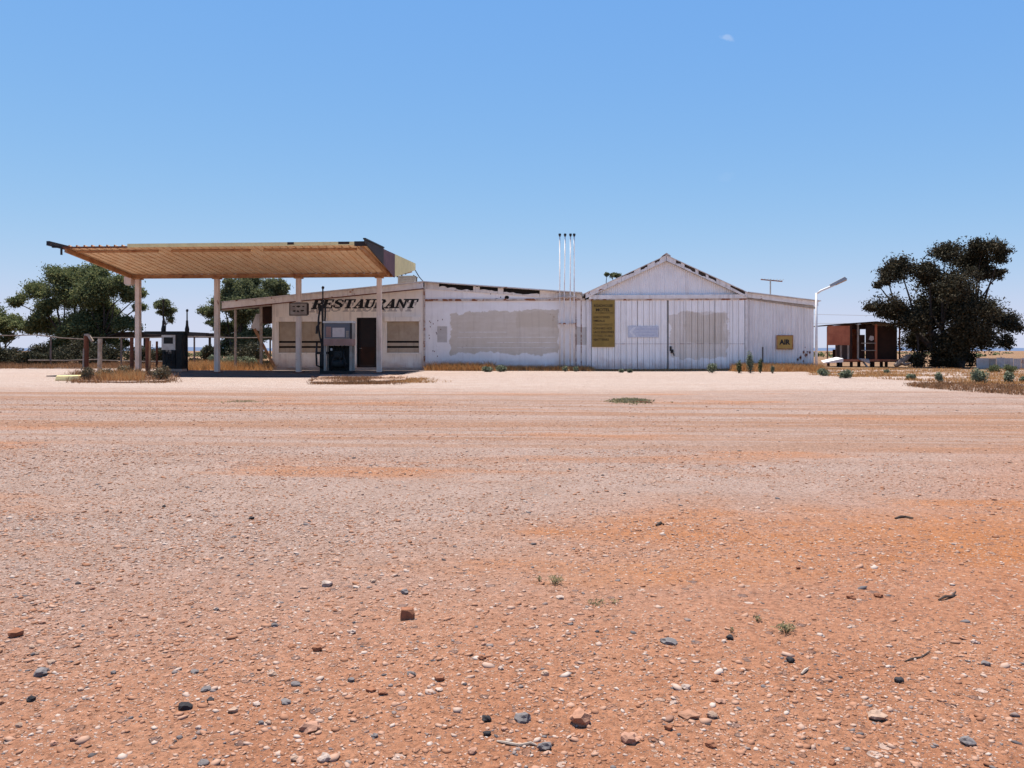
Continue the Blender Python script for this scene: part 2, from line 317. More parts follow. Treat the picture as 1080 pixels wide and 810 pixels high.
# ------------------------------------------------------------------ ground
def ground_material():
    m, nt, b = newmat('red_gravel_ground')
    tc = nd(nt, 'ShaderNodeTexCoord').outputs['Object']
    x, y, z = nd(nt, 'ShaderNodeSeparateXYZ', {0: tc}).outputs[:3]
    big = nz(nt, tc, 0.12, 5, 0.6, (0.55, 1.6, 1)); mid = nz(nt, tc, 0.55, 6, 0.62, (0.35, 1.5, 1))
    fine = nz(nt, tc, 11, 8, 0.72); med = nz(nt, tc, 2.2, 7, 0.65)
    red = mix(nt, stp(nt, med, 0.3, 0.7), (0.322, 0.140, 0.073), (0.366, 0.173, 0.097))
    pale = mix(nt, stp(nt, med, 0.3, 0.7), (0.335, 0.240, 0.195), (0.285, 0.196, 0.153))
    orange = mix(nt, med, (0.332, 0.126, 0.044), (0.365, 0.152, 0.059))
    white = mix(nt, stp(nt, med, 0.3, 0.75), (0.421, 0.331, 0.276), (0.375, 0.279, 0.225))
    yn = mth(nt, 'ADD', y, mth(nt, 'MULTIPLY', mth(nt, 'SUBTRACT', big, 0.5), 9.0))
    xl = mth(nt, 'ADD', y, mth(nt, 'MULTIPLY', x, -0.75))                    # the gravel is greyer to the left
    g1 = stp(nt, mth(nt, 'ADD', xl, mth(nt, 'MULTIPLY', mth(nt, 'SUBTRACT', big, 0.5), 6.0)), 2.4, 7.5)
    c = mix(nt, g1, red, pale)
    trk = stp(nt, mid, 0.52, 0.68)
    c = mix(nt, mth(nt, 'MULTIPLY', trk, mth(nt, 'MULTIPLY', stp(nt, yn, 3.5, 6.0), 0.75)), c, orange)
    wb = mth(nt, 'MULTIPLY', mth(nt, 'SUBTRACT', mid, 0.5), 3.0)
    yo = mth(nt, 'ADD', y, wb); xo = mth(nt, 'ADD', x, mth(nt, 'MULTIPLY', wb, 2.0))
    dr = mth(nt, 'MULTIPLY', mth(nt, 'MULTIPLY', stp(nt, yo, 4.3, 5.1), stp(nt, yo, 7.2, 5.8)), stp(nt, xo, -1.0, 0.6))
    c = mix(nt, mth(nt, 'MULTIPLY', mth(nt, 'MULTIPLY', dr, stp(nt, nz(nt, tc, 1.4, 7, .7), .3, .6)), 0.8), c, orange)
    tr2 = nz(nt, tc, 0.5, 6, 0.68, (0.11, 3.4, 1))
    c = mix(nt, mth(nt, 'MULTIPLY', stp(nt, tr2, 0.47, 0.58), mth(nt, 'MULTIPLY', stp(nt, y, 7, 12), 0.85)), c, mix(nt, med, (0.25, 0.125, 0.07), (0.29, 0.155, 0.092)))
    wn_ = mth(nt, 'ADD', y, mth(nt, 'MULTIPLY', mth(nt, 'SUBTRACT', big, 0.5), 5.0))
    c = mix(nt, mth(nt, 'MULTIPLY', stp(nt, wn_, 18.0, 22.0), mth(nt, 'SUBTRACT', 1.0, mth(nt, 'MULTIPLY', stp(nt, tr2, 0.52, 0.7), 0.5))), c, white)
    far = mix(nt, stp(nt, nz(nt, tc, 0.08, 6), 0.35, 0.65), (0.20, 0.105, 0.055), (0.25, 0.155, 0.08))
    c = mix(nt, stp(nt, y, 38.5, 43), c, far)
    def pebbles(scale, frac, cols, amt):
        vo = nd(nt, 'ShaderNodeTexVoronoi', {'Vector': nd(nt, 'ShaderNodeVectorMath', {0: tc, 1: nd(nt, 'ShaderNodeVectorMath', {0: nd(nt, 'ShaderNodeTexNoise', {'Vector': tc, 'Scale': scale*1.3}).outputs[1], 'Scale': 0.5/scale}, operation='SCALE').outputs[0]}, operation='ADD').outputs[0], 'Scale': scale})
        r, g, bb = nd(nt, 'ShaderNodeSeparateColor', {0: vo.outputs['Color']}).outputs[:3]
        rad = mth(nt, 'MULTIPLY', mth(nt, 'ADD', g, 0.35), 0.36)
        msk = mth(nt, 'MULTIPLY', stp(nt, mth(nt, 'SUBTRACT', rad, vo.outputs['Distance']), 0.0, 0.06), stp(nt, r, 1-frac, 1-frac+0.01))
        cr = nt.nodes.new('ShaderNodeValToRGB'); nt.links.new(bb, cr.inputs[0]); el = cr.color_ramp.elements
        while len(el) < len(cols): el.new(.5)
        for e, (p, q) in zip(el, cols): e.position = p; e.color = (*q, 1)
        return cr.outputs[0], mth(nt, 'MULTIPLY', msk, amt), msk
    pc = [(0, (0.106, 0.090, 0.090)), (.12, (0.160, 0.117, 0.106)), (.3, (0.234, 0.106, 0.059)), (.55, (0.362, 0.202, 0.127)), (.8, (0.446, 0.309, 0.234)), (1, (0.585, 0.479, 0.405))]
    hs = []
    for sc, fr, am in ((85, .66, .8), (38, .5, .8), (17, .2, .6)):
        col, f, mk = pebbles(sc, fr, pc, am); c = mix(nt, f, c, col); hs.append(mth(nt, 'MULTIPLY', mk, 20/sc))
    c = mix(nt, 0.68, c, mix(nt, stp(nt, nz(nt, tc, 30, 8, 0.8), 0.34, 0.64), (0.42, 0.38, 0.36), (1.12, 1.12, 1.12)), 'MULTIPLY')  # dirt grain, its dark specks also painting shade in the pits
    nt.links.new(c, b.inputs['Base Color']); b.inputs['Roughness'].default_value = 0.95; b.inputs['Specular IOR Level'].default_value = 0.12
    hg = mth(nt, 'ADD', mth(nt, 'MULTIPLY', fine, 0.6), mth(nt, 'MULTIPLY', nz(nt, tc, 40, 6, 0.72), 0.55))
    for h in hs: hg = mth(nt, 'ADD', hg, mth(nt, 'MULTIPLY', h, 0.5))
    bn = nd(nt, 'ShaderNodeBump', {'Height': hg, 'Strength': 1.0, 'Distance': 0.03})
    nt.links.new(bn.outputs[0], b.inputs['Normal'])
    return m
M['ground'] = ground_material()
def build_ground():
    ys = [-12, -6, -3, -1, 0, 0.8]; y = 1.2
    while y < 9000: ys.append(y); y += max(0.05, y*0.018)
    us = np.linspace(-1, 1, 181); V = []
    for y in ys:
        wd = abs(y)*1.5+8
        for u in us:
            x = wd*u*(0.55+0.45*u*u); V.append((x, y, gz(x, y)))
    n = len(us); F = [(i*n+k, i*n+k+1, (i+1)*n+k+1, (i+1)*n+k) for i in range(len(ys)-1) for k in range(n-1)]
    o = link('ground', fast('ground', V, F, True), M['ground']); tag(o, 'red and pale gravel forecourt running out to dry paddocks', 'ground', kind='structure')
build_ground()
def build_hills():
    mb = MB(); n = 160; pts = []
    for i in range(n+1):
        a = math.radians(-62+124*i/n); d = 7000
        h = 26+16*mnoise.noise((i*0.07, 2.2, 0))+9*mnoise.noise((i*0.23, 7.1, 0))
        pts.append((d*math.sin(a), d*math.cos(a), h))
    vs = []; fs = []
    for (x, y, h) in pts:
        vs += [(x*0.9, y*0.9, -5), (x*0.95, y*0.95, h*0.6), (x, y, h), (x*1.08, y*1.08, -5)]
    for i in range(n):
        for k in range(3): a = i*4+k; fs.append((a, a+4, a+5, a+1))
    mb.add(vs, fs); o = mb.build('hills', M['hill'], smooth=True); tag(o, 'low wooded hills painted haze blue along the horizon', 'hills', kind='structure')
build_hills()

# ------------------------------------------------------------------ loose leaves, grass, stones
def rand_dirs(n, up=0.0):
    v = RNG.normal(size=(n, 3)); v[:, 2] += up; return v/np.linalg.norm(v, axis=1, keepdims=True)
def leaf_mesh(name, pts, size, aspect=0.45, up=0.0, droop=0.0):
    n = len(pts); d = rand_dirs(n); d[:, 2] -= droop; d /= np.linalg.norm(d, axis=1, keepdims=True)
    r = np.cross(d, rand_dirs(n, up)); r /= np.linalg.norm(r, axis=1, keepdims=True)+1e-9
    s = size*RNG.uniform(0.6, 1.35, (n, 1)); a = d*s; b = r*s*aspect
    V = np.stack([pts-a, pts+b*0.9-a*0.1, pts+a, pts-b*0.9+a*0.1], 1)
    return fast(name, V, np.arange(n*4).reshape(-1, 4))
def clump_points(c, r, nsub, per, flat=0.8, sub=0.34):
    d = rand_dirs(nsub, 0.2); rad = RNG.uniform(0.12, 1.0, (nsub, 1))**0.5
    cen = np.array(c)+d*rad*np.array([r, r, r*flat])
    out = []
    for q in cen:
        rr = r*sub*RNG.uniform(0.6, 1.3); p = RNG.normal(size=(per, 3))
        p = p*rr*np.array([.62, .62, .42])
        out.append(q+p)
    return np.concatenate(out), cen
def limb(mb, a, b, r0, r1, sag=0.12, n=5, sides=6):
    a = Vector(a); b = Vector(b); L = (b-a).length
    j = Vector(RNG.normal(size=3))*L*0.06
    pts = []
    for i in range(n+1):
        t = i/n; p = a.lerp(b, t)+j*math.sin(math.pi*t)*1.0+Vector((0, 0, sag*L*math.sin(math.pi*t)*0.5))
        pts.append(p)
    mb.tube(pts, [r0+(r1-r0)*(i/n) for i in range(n+1)], sides)
def tree(name, label, base_px, Y, lobes, leafmat, leaf=0.11, dens=1.0, trunk_r=0.28, forks=None, droop=0.3, group=None, flat=0.8, base=None, sub=0.34, fork_h=0.35):
    B = Vector(base) if base else Vector((X(base_px, Y), Y, gz(X(base_px, Y), Y)))
    t = thing(name, B, label, 'tree', group)
    L = []
    for q in lobes:
        px, py, rp = q[:3]; dn = q[3] if len(q) > 3 else 1.0
        r = rp*1.12*Y/840; p = P(px, py, Y); f = 1+RNG.uniform(-1.2, 1.2)*min(r*1.2, 2.2)/Y
        L.append((Vector((p.x*f, p.y*f, CZ+(p.z-CZ)*f)), r, dn))
    top = max(l[0].z for l in L); pts = []; mb = MB(); tw = MB()
    H = top-B.z
    nst = forks or 3; stems = []
    for k in range(nst):
        tgt = L[int(k*len(L)/nst)][0] if nst > 1 else L[0][0]
        f = B.lerp(Vector((tgt.x, tgt.y, B.z+H*fork_h)), 1.0); f.x = B.x+(tgt.x-B.x)*0.45; f.y = B.y+(tgt.y-B.y)*0.45
        limb(mb, B+Vector((RNG.uniform(-.5, .5)*trunk_r, RNG.uniform(-.5, .5)*trunk_r, -0.1)), f, trunk_r*.8, trunk_r*0.42, 0, 6, 8); stems.append(f)
    for (c, r, dn) in L:
        f = min(stems, key=lambda s: (s-c).length)
        limb(mb, f, c, trunk_r*0.26, 0.02, 0.05)
        ks = 8
        for kk in range(ks):
            dv = rand_dirs(1, .15)[0]*r*RNG.uniform(.15, 1.0); rr = r*RNG.uniform(.3, .6)
            cc = c+Vector((dv[0], dv[1], dv[2]*flat))
            p, cen = clump_points(cc, rr, max(6, int(16*dn*RNG.uniform(.7, 1.2))), max(8, int(125*dens*max(.06, rr**1.4))), flat, .85); pts.append(p)
            limb(tw, c-Vector((0, 0, r*0.25)), cc, .03, .014, 0, 2, 4)
            for q in cen[::4]: limb(tw, cc-Vector((0, 0, rr*0.2)), q, 0.016, 0.006, 0, 2, 4)
    mb.build('trunk', M['bark'], t, True); tw.build('twigs', M['bark'], t)['kind'] = 'stuff'
    pts = np.concatenate(pts); pts[:, 2] = np.maximum(pts[:, 2], B.z+0.1)
    link('crown', leaf_mesh('crown', pts-np.array(B), leaf, droop=droop), M[leafmat], t)
    return t
def shrub(name, label, px, py, wpx, hpx, leafmat, n=700, leaf=0.05, Y=None, group=None, cat='shrub', sticks=7, flat=None):
    if Y is None: B = G(px, py)
    else: x = X(px, Y); B = Vector((x, Y, gz(x, Y)))
    s = B.y/840; w_, h_ = wpx*s/2*(1.25 if flat else 1), hpx*s*(flat or 1)
    t = thing(name, B, label, cat, group); mb = MB(); ps = []
    for k in range(sticks):
        a = RNG.uniform(0, 6.28); q = Vector((math.cos(a)*w_*RNG.uniform(.2, .95), math.sin(a)*w_*RNG.uniform(.2, .95), h_*RNG.uniform(0.55, 0.95)))
        mb.tube([Vector((0, 0, -0.02)), q*0.5+Vector((0, 0, h_*0.08)), q], [min(.012+.01*h_, .035*h_+.001), min(.01, .025*h_+.0008), min(.004, .015*h_)], 5)
        c = q*0.62; m_ = n//sticks
        p = RNG.normal(size=(m_, 3)); p = p/np.linalg.norm(p, axis=1, keepdims=True)*RNG.uniform(0, 1, (m_, 1))**0.5
        ps.append(np.array(c)+p*np.array([w_*0.52, w_*0.52, h_*0.45]))
    mb.build('stems', M['bark' if not flat else 'leafgreen'], t, local=True)
    p = np.concatenate(ps); p[:, 2] = np.abs(p[:, 2])+0.01
    link('foliage', leaf_mesh('foliage', p, leaf, 0.4, droop=-0.3), M[leafmat], t)
    return t
def grass_mesh(name, centers, hts, blades=9, spread=0.09, wd=0.006, lean=1.0):
    C = np.repeat(centers, blades, 0); H = np.repeat(hts, blades)*RNG.uniform(0.45, 1.15, len(C)); n = len(C)
    C = C+np.c_[RNG.normal(size=(n, 2))*spread, np.zeros(n)]
    a = RNG.uniform(0, 2*np.pi, n); ln = RNG.uniform(0, lean, n)*H
    d = np.c_[np.cos(a), np.sin(a), np.zeros(n)]; sd_ = np.c_[-np.sin(a+1), np.cos(a+1), np.zeros(n)]*wd*RNG.uniform(0.7, 1.6, (n, 1))
    up = np.c_[np.zeros((n, 2)), H]
    V = np.stack([C-sd_, C+sd_, C+d*(ln*0.35)[:, None]+up*0.6+sd_*0.8, C+d*ln[:, None]+up, C+d*(ln*0.35)[:, None]+up*0.6-sd_*0.8], 1)
    return fast(name, V, np.arange(n*5).reshape(-1, 5))
def grass(label, pts, hts, mat='straw', name='dry_grass', **k):
    pts = np.array([(x, y, gz(x, y)-0.01) for x, y in pts])
    o = link(name, grass_mesh(name, pts, np.array(hts), **k), M[mat]); tag(o, label, 'grass', kind='stuff'); return o

ICO_V = []; ICO_F = []
_b = bmesh.new(); bmesh.ops.create_icosphere(_b, subdivisions=1, radius=1)
ICO_V = np.array([v.co[:] for v in _b.verts]); ICO_F = np.array([[v.index for v in f.verts] for f in _b.faces]); _b.free()
def stones(name, cen, rad, label, mat):
    n = len(cen); k = len(ICO_V)
    V = np.repeat(ICO_V[None], n, 0)*(1+RNG.uniform(-0.34, 0.34, (n, k, 1)))
    sc = np.stack([RNG.uniform(0.7, 1.45, n), RNG.uniform(0.7, 1.3, n), RNG.uniform(0.3, 0.68, n)], 1)*rad[:, None]
    V = V*sc[:, None, :]
    a = RNG.uniform(0, 6.28, n); c, s = np.cos(a)[:, None], np.sin(a)[:, None]
    x = V[:, :, 0]*c-V[:, :, 1]*s; y = V[:, :, 0]*s+V[:, :, 1]*c
    ti = RNG.uniform(-0.35, 0.35, n)[:, None]; z = V[:, :, 2]+x*ti
    V = np.stack([x, y, z], 2)+cen[:, None, :]
    F = (ICO_F[None]+(np.arange(n)*k)[:, None, None]).reshape(-1, 3)
    o = link(name, fast(name, V, F), mat); tag(o, label, 'gravel', kind='stuff'); return o
M['gravel'] = ramp_mat('mixed_gravel', [(0, (0.06, 0.048, 0.046)), (0.015, (0.13, 0.11, 0.105)), (0.045, (0.2, 0.155, 0.135)), (0.09, (0.24, 0.105, 0.055)), (0.5, (0.33, 0.165, 0.098)),
                        (0.75, (0.37, 0.22, 0.15)), (0.9, (0.39, 0.27, 0.205)), (1, (0.43, 0.34, 0.28))], rough=0.9)
def build_gravel():
    C = []; R = []
    for (y0, y1, dens, rmin, rsc) in ((1.3, 3.6, 5600, 0.0018, 0.0027), (3.6, 6.0, 2800, 0.0026, 0.0029), (6, 10, 900, 0.0040, 0.0031), (10, 17, 190, 0.0055, 0.0032)):
        wl = 0.86*y1+0.6; area = 2*wl*(y1-y0); n = int(area*dens)
        x = RNG.uniform(-wl, wl, n); y = RNG.uniform(y0, y1, n)
        xm = (x+ST*y)                                                   # keep the wedge the place shows, with a margin
        keep = (np.abs(xm) < 0.72*y+0.7)
        x, y = x[keep], y[keep]
        d = np.array([mnoise.fractal((a*0.5, b*0.8, 3.3), 1, 2, 4) for a, b in zip(x, y)])
        pr = np.clip(0.5+0.6*d-0.07*x, 0.12, 1); k = RNG.uniform(0, 1, len(x)) < pr; x, y = x[k], y[k]
        r = rmin+RNG.exponential(rsc, len(x)); r = np.minimum(r, 0.024)
        C.append(np.c_[x, y, [gz(a, b) for a, b in zip(x, y)]+r*0.05]); R.append(r)
    stones('gravel', np.concatenate(C), np.concatenate(R), 'loose mixed gravel scattered over the red dirt in front', M['gravel'])
build_gravel()

# ------------------------------------------------------------------ corrugated sheets
def corr(mb, x0, x1, y, zb, zt, per=0.076, amp=0.009, seg=4, kind='sine', x_or=0.0):
    n = max(2, int(round((x1-x0)/per*seg))); xs = [x0+(x1-x0)*i/n for i in range(n+1)]
    trap = ((0.0, 0), (0.60, 0), (0.66, 0.55), (0.90, 0.55), (0.93, -1), (0.985, -1))
    if kind == 'trap':
        k = math.floor((x0-x_or)/per); raw = []
        while x_or+k*per <= x1:
            raw += [(x_or+(k+u)*per, h) for u, h in trap]; k += 1
        pr = [(q, h) for q, h in raw if x0 < q < x1]; pr = [(x0, 0)]+pr+[(x1, pr[-1][1] if pr else 0)]
        vs = []
        for q, h in pr: vs += [(q, y-amp*h, zb), (q, y-amp*h, zt)]
        mb.add(vs, [(2*i, 2*i+2, 2*i+3, 2*i+1) for i in range(len(pr)-1)]); return
    vs = []
    for q in xs:
        if kind == 'sine': yy = y-amp*math.sin(2*math.pi*q/per)
        vs += [(q, yy, zb(q) if callable(zb) else zb), (q, yy, zt(q) if callable(zt) else zt)]
    mb.add(vs, [(2*i, 2*i+2, 2*i+3, 2*i+1) for i in range(len(xs)-1)])

# ------------------------------------------------------------------ roadhouse building
YB = 38.0
def Xb(px): return X(px, YB)
def Zb(py, px=540): return Z(px, py, YB)
def lin(px0, py0, px1, py1):
    x0, z0, x1, z1 = Xb(px0), Zb(py0, px0), Xb(px1), Zb(py1, px1)
    return lambda x: z0+(z1-z0)*(x-x0)/(x1-x0)
xL, xR = Xb(287), Xb(622)
xRidge = Xb(447.5)
topL = lin(236, 319.5, 447.5, 298); topR = lin(447.5, 298, 614, 309.5)
roofz = lambda x: topL(x) if x < xRidge else topR(x)
roadhouse = thing('roadhouse_building', ((xL+xRidge)/2, YB+4, 0), 'long low white roadhouse with roller shutters, RESTAURANT lettering and a blockwork wing', 'building')
M['block'] = weather('painted_blockwork', (0.92, 0.86, 0.80), (0.88, 0.81, 0.74), rust=0.08, streak=0.14, dirt=.1, dust=0.35, scale=2, brick=True, bump=0.25,
    patches=[(Xb(476)-roadhouse.location.x, Xb(588.5)-roadhouse.location.x, Zb(373), Zb(329), (0.60, 0.49, 0.365), 0.85, 0.9, 1.1),
             (Xb(545)-roadhouse.location.x, Xb(588.5)-roadhouse.location.x, Zb(345), Zb(327), (0.60, 0.49, 0.365), 0.85, 0.5, 1.9),
             (Xb(461)-roadhouse.location.x, Xb(471.5)-roadhouse.location.x, Zb(361), Zb(344), (0.48, 0.42, 0.36), 0.9, 0.05, 3.0),
             (Xb(607)-roadhouse.location.x, Xb(621)-roadhouse.location.x, Zb(364), Zb(345), (0.5, 0.46, 0.4), 0.8, 0.3, 2.0)])
ZW0, ZW1 = Zb(372, 320), Zb(335, 320)         # shutter opening
ZD1 = Zb(335, 386)
FH = 0.29                                      # fascia height
def build_roadhouse():
    t = roadhouse; mb = MB(); th = 0.22
    wt = lambda x: topL(x)-FH+0.02
    def strip(a, b, z0=0.0, z1=None):
        x0, x1 = Xb(a), Xb(b)
        mb.prism([(x0, z0), (x1, z0), (x1, wt(x1) if z1 is None else z1), (x0, wt(x0) if z1 is None else z1)], YB, YB+th)
    for a, b, lo, hi in ((287, 293, None, None), (293, 345, ZW0, ZW1), (345, 376, None, None), (376, 397, 0.12, ZD1), (397, 407, None, None), (407, 443, ZW0, ZW1), (443, 447.5, None, None)):
        if lo is None: strip(a, b)
        else: strip(a, b, 0, lo); strip(a, b, hi)
    mb.box(xL, xL+0.2, YB+th, YB+9, 0, topL(xL)-0.1)
    mb.box(xL, xRidge, YB+8.8, YB+9.0, 0, 3.0)
    mb.build('wall', M['cream'], t)
    mb = MB()                                                        # blockwork wing
    tr = lambda x: topR(x)-0.30
    mb.prism([(xRidge+0.004, 0), (xR, 0), (xR, tr(xR)), (xRidge+0.004, tr(xRidge))], YB+0.012, YB+0.23)
    mb.build('block_wall', M['block'], t)
    mb = MB(); mb.box(xRidge+0.3, xR-0.1, YB+8.8, YB+9, 0, 2.7); mb.build('back_wall', M['block'], t)
    mb = MB(); mb.box(xL+0.21, xRidge, YB+1.6, YB+1.65, 0.13, 3.0); mb.box(xL+0.22, xR-0.1, YB+0.5, YB+8.7, 0.0, 0.12)
    mb.build('interior', M['dark'], t)
    # plinth step
    mb = MB(); mb.box(xL-0.25, xRidge+0.1, YB-0.55, YB-0.004, 0, 0.12); mb.build('step', M['concrete'], t)
    # roof slabs
    mb = MB(); xl = Xb(236)
    for a, b, f in ((xl, xRidge, topL), (xRidge, Xb(614), topR)):
        mb.prism([(a, f(a)+0.004), (b, f(b)+0.004), (b, f(b)+0.05), (a, f(a)+0.05)], YB-0.28, YB+9.2)
    mb.build('roof', M['roof'], t)
    # fascia left: boards
    cuts = [236, 300, 372, 447.3]
    for a, b in zip(cuts[:-1], cuts[1:]):
        x0, x1 = Xb(a)+0.006, Xb(b); mb = MB()
        mb.prism([(x0, topL(x0)-FH), (x1, topL(x1)-FH), (x1, topL(x1)), (x0, topL(x0))], YB-0.24, YB-0.2)
        mb.build('fascia_board', M['trimwhite'], t)
    mb = MB(); x0, x1 = Xb(236), Xb(447.3)                                 # soffit under the fascia
    mb.prism([(x0, topL(x0)-FH+0.02), (x1, topL(x1)-FH+0.02), (x1, topL(x1)-FH+0.05), (x0, topL(x0)-FH+0.05)], YB-0.2, YB-0.002)
    mb.build('soffit', M['trimwhite'], t)
    mb = MB(); mb.prism([(x0, topL(x0)-FH-0.045), (x1, topL(x1)-FH-0.045), (x1, topL(x1)-FH-0.004), (x0, topL(x0)-FH-0.004)], YB-0.25, YB-0.19)
    mb.build('drip_rail', M['rust'], t)
    # fascia right: broken boards before a dark roof cavity
    mb = MB(); x0, x1 = xRidge+0.02, Xb(614)
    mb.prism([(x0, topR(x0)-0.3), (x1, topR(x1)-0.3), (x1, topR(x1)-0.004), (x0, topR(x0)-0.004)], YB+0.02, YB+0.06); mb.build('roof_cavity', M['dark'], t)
    spans = [(447.8, 463, 1, 1), (463.2, 481, .58, .42), (481.2, 499, .34, .3), (499.2, 506, 1, .9), (506.2, 525, .52, .5), (525.2, 531, .95, 1), (531.2, 551, .4, .34), (551.2, 569, .3, .52), (569.2, 590, 1, 1), (590.2, 614, 1, 1)]
    for a, b, h0, h1 in spans:
        x0, x1 = Xb(a), Xb(b); mb = MB(); zb0, zb1 = topR(x0)-0.3, topR(x1)-0.3; n = 6; pts = [(x0, zb0), (x1, zb1)]
        for i in range(n+1):
            u = 1-i/n; x = x0+(x1-x0)*u; h = h0+(h1-h0)*u
            if h < .97: h += RNG.uniform(-.14, .14)
            pts.append((x, topR(x)-0.3+0.296*min(1, max(.12, h))))
        mb.prism(pts, YB-0.04, YB+0.005); mb.build('fascia_board', M['trimwhite'], t)
    for k, (px, py, wq, hq) in enumerate(((534.5, 314, 6, 4.6), (523.5, 315.3, 4, 1.4), (528, 313.5, 1.4, 1.6), (517.5, 309.5, .8, 3.2))):   # holes rusted through the strip under the fascia
        mb = MB(); c = P(px, py, YB); s = YB/840; pts = []
        for i in range(9):
            a = 2*math.pi*i/9; r = RNG.uniform(.55, 1.1); pts.append((c.x+math.cos(a)*wq*s/2*r, c.z+math.sin(a)*hq*s/2*r))
        mb.prism(pts, YB+0.006, YB+0.02); mb.build('hole', M['dark'], t)
    # trims
    mb = MB(); z1 = Zb(315.6, 520); mb.box(xRidge+0.02, Xb(617), YB-0.045, YB+0.006, z1-0.08, z1+0.02); mb.build('rail', M['trimrust'], t)
    mb = MB(); mb.box(xRidge-0.03, xRidge+0.05, YB-0.06, YB+0.0, 0.0, topR(xRidge)-0.31); mb.build('corner_strip', M['trimrust'], t)
    for px in (607.5, 613, 621.5):
        mb = MB(); mb.box(Xb(px)-0.02, Xb(px)+0.02, YB-0.02, YB+0.008, 0.0, z1-0.085); mb.build('cover_strip', M['trimrust'], t)
    mb = MB(); mb.box(Xb(613.6), Xb(621), YB-0.012, YB+0.009, 0.1, Zb(322.5)); mb.build('side_door', M['block'], t)
    # pale scraped lines on the repainted patch
    for a, b, py in ((484, 534, 350.2), (482.5, 586, 355.6), (514, 587, 361.1), (482, 586, 366.6)):
        mb = MB(); z = Zb(py, 530); mb.box(Xb(a), Xb(b), YB+0.008, YB+0.0115, z-0.02, z+0.012); mb.build('mortar_line', M['trimwhite'], t)
    # peg marks on the wall left of the patch
    for i in range(14):
        px, py = random.uniform(452, 467), random.uniform(335, 378); mb = MB(); q = P(px, py, YB)
        mb.box(q.x-.016, q.x+.016, YB+.001, YB+.011, q.z-.03, q.z+.03); mb.build('rust_bolt', M['rust'], t)
    # roller shutters
    for a, b in ((293, 345), (407, 443)):
        x0, x1 = Xb(a), Xb(b)
        mb = MB(); mb.box(x0-0.02, x1+0.02, YB-0.2, YB+0.0-0.003, ZW1-0.2, ZW1+0.03); sh = mb.build('shutter_box', M['cream'], t)
        zz = [Zb(py, 320) for py in (340, 359.6, 361.6, 365.0, 367, 372)]
        mb = MB(); n = 13; z0, z1 = zz[1], ZW1-0.19
        for i in range(n):
            a0 = z0+(z1-z0)*i/n; a1 = z0+(z1-z0)*(i+1)/n
            mb.prism([(x0, a0), (x1, a0), (x1, a1-0.008), (x0, a1-0.008)], YB+0.04, YB+0.06)
        mb.box(x0, x1, YB+0.052, YB+0.064, z0, z1); c = mb.build('shutter_curtain', M['shutter'], t); c['kind'] = 'stuff'
        for za, zb_ in ((zz[3], zz[2]), (zz[5], zz[4])):
            mb = MB(); mb.box(x0, x1, YB+0.03, YB+0.06, za, zb_); mb.build('shutter_slat', M['shutter'], t)
        mb = MB(); mb.box(x0, x1, YB+0.1, YB+0.14, ZW0, ZW1); mb.build('window_recess', M['dark'], t)
        mb = MB(); mb.box(x0-0.05, x1+0.05, YB-0.06, YB-0.002, ZW0-0.07, ZW0-0.004); mb.build('sill', M['cream'], t)
        for xx in (x0, x1-0.05):
            mb = MB(); mb.box(xx, xx+0.05, YB-0.02, YB+0.03, ZW0, ZW1-0.21); mb.build('shutter_guide', M['cream'], t)
    # door
    x0, x1 = Xb(376), Xb(397); mb = MB(); mb.box(x0+0.05, x1-0.05, YB+0.2, YB+0.25, 0.13, ZD1-0.05); d = mb.build('door', M['doorbrown'], t)
    mb = MB(); zc = 0.13+(ZD1-0.18)*0.42
    mb.box(x0+0.14, x1-0.14, YB+0.19, YB+0.198, 0.25, zc); mb.build('lower_panel', M['rustdark'], d)
    mb = MB(); mb.tube([(x0+0.12, YB+0.19, 1.05), (x0+0.12, YB+0.12, 1.05), (x0+0.24, YB+0.12, 1.05)], 0.014, 6); mb.build('handle', M['greymetal'], d)
    mb = MB()
    for xx in (x0, x1-0.05): mb.box(xx, xx+0.05, YB+0.06, YB+0.2, 0.12, ZD1)
    mb.box(x0+0.05, x1-0.05, YB+0.06, YB+0.2, ZD1-0.05, ZD1); mb.build('door_frame', M['doorbrown'], t)
    # verandah at the left end
    for px, w_ in ((249, 0.1), (276, 0.12)):
        mb = MB(); x = Xb(px); mb.box(x-w_/2, x+w_/2, YB-0.12, YB-0.02, 0, topL(x)-FH-0.1); mb.build('verandah_post', M['wood'], t)
    x0, x1 = Xb(236), xL-0.004; mb = MB()
    mb.prism([(x0, topL(x0)-FH-0.1), (x1, topL(x1)-FH-0.1), (x1, topL(x1)-FH-0.05), (x0, topL(x0)-FH-0.05)], YB-0.2, YB+0.02)
    mb.build('verandah_beam', M['wood'], t); mb = MB()
    mb.prism([(x0, topL(x0)-FH-0.1), (x1, topL(x1)-FH-0.1), (x1, topL(x1)-FH), (x0, topL(x0)-FH)], YB+5, YB+5.12)
    mb.build('verandah_beam', M['wood'], t)
    for k in range(4):
        mb = MB(); y = YB+0.8+k*1.2
        mb.prism([(x0+.1, topL(x0)-0.16), (x1, topL(x1)-0.16), (x1, topL(x1)-0.02), (x0+.1, topL(x0)-0.02)], y, y+0.06); mb.build('rafter', M['darkwood'], t)
    mb = MB(); mb.box(Xb(272), xL-0.01, YB+0.35, YB+0.4, Zb(341, 280), topL(Xb(272))-FH); mb.build('end_panel', M['rustdark'], t)
    mb = MB(); mb.bar(P(268.5, 347, YB+0.5), P(289, 386, YB-0.12), 0.13, 0.05, (0, 1, 0)); mb.build('fallen_brace', M['canopyrust'], t)
    mb = MB(); a = P(270, 331, YB+0.6); b = P(267.5, 346, YB+0.5)
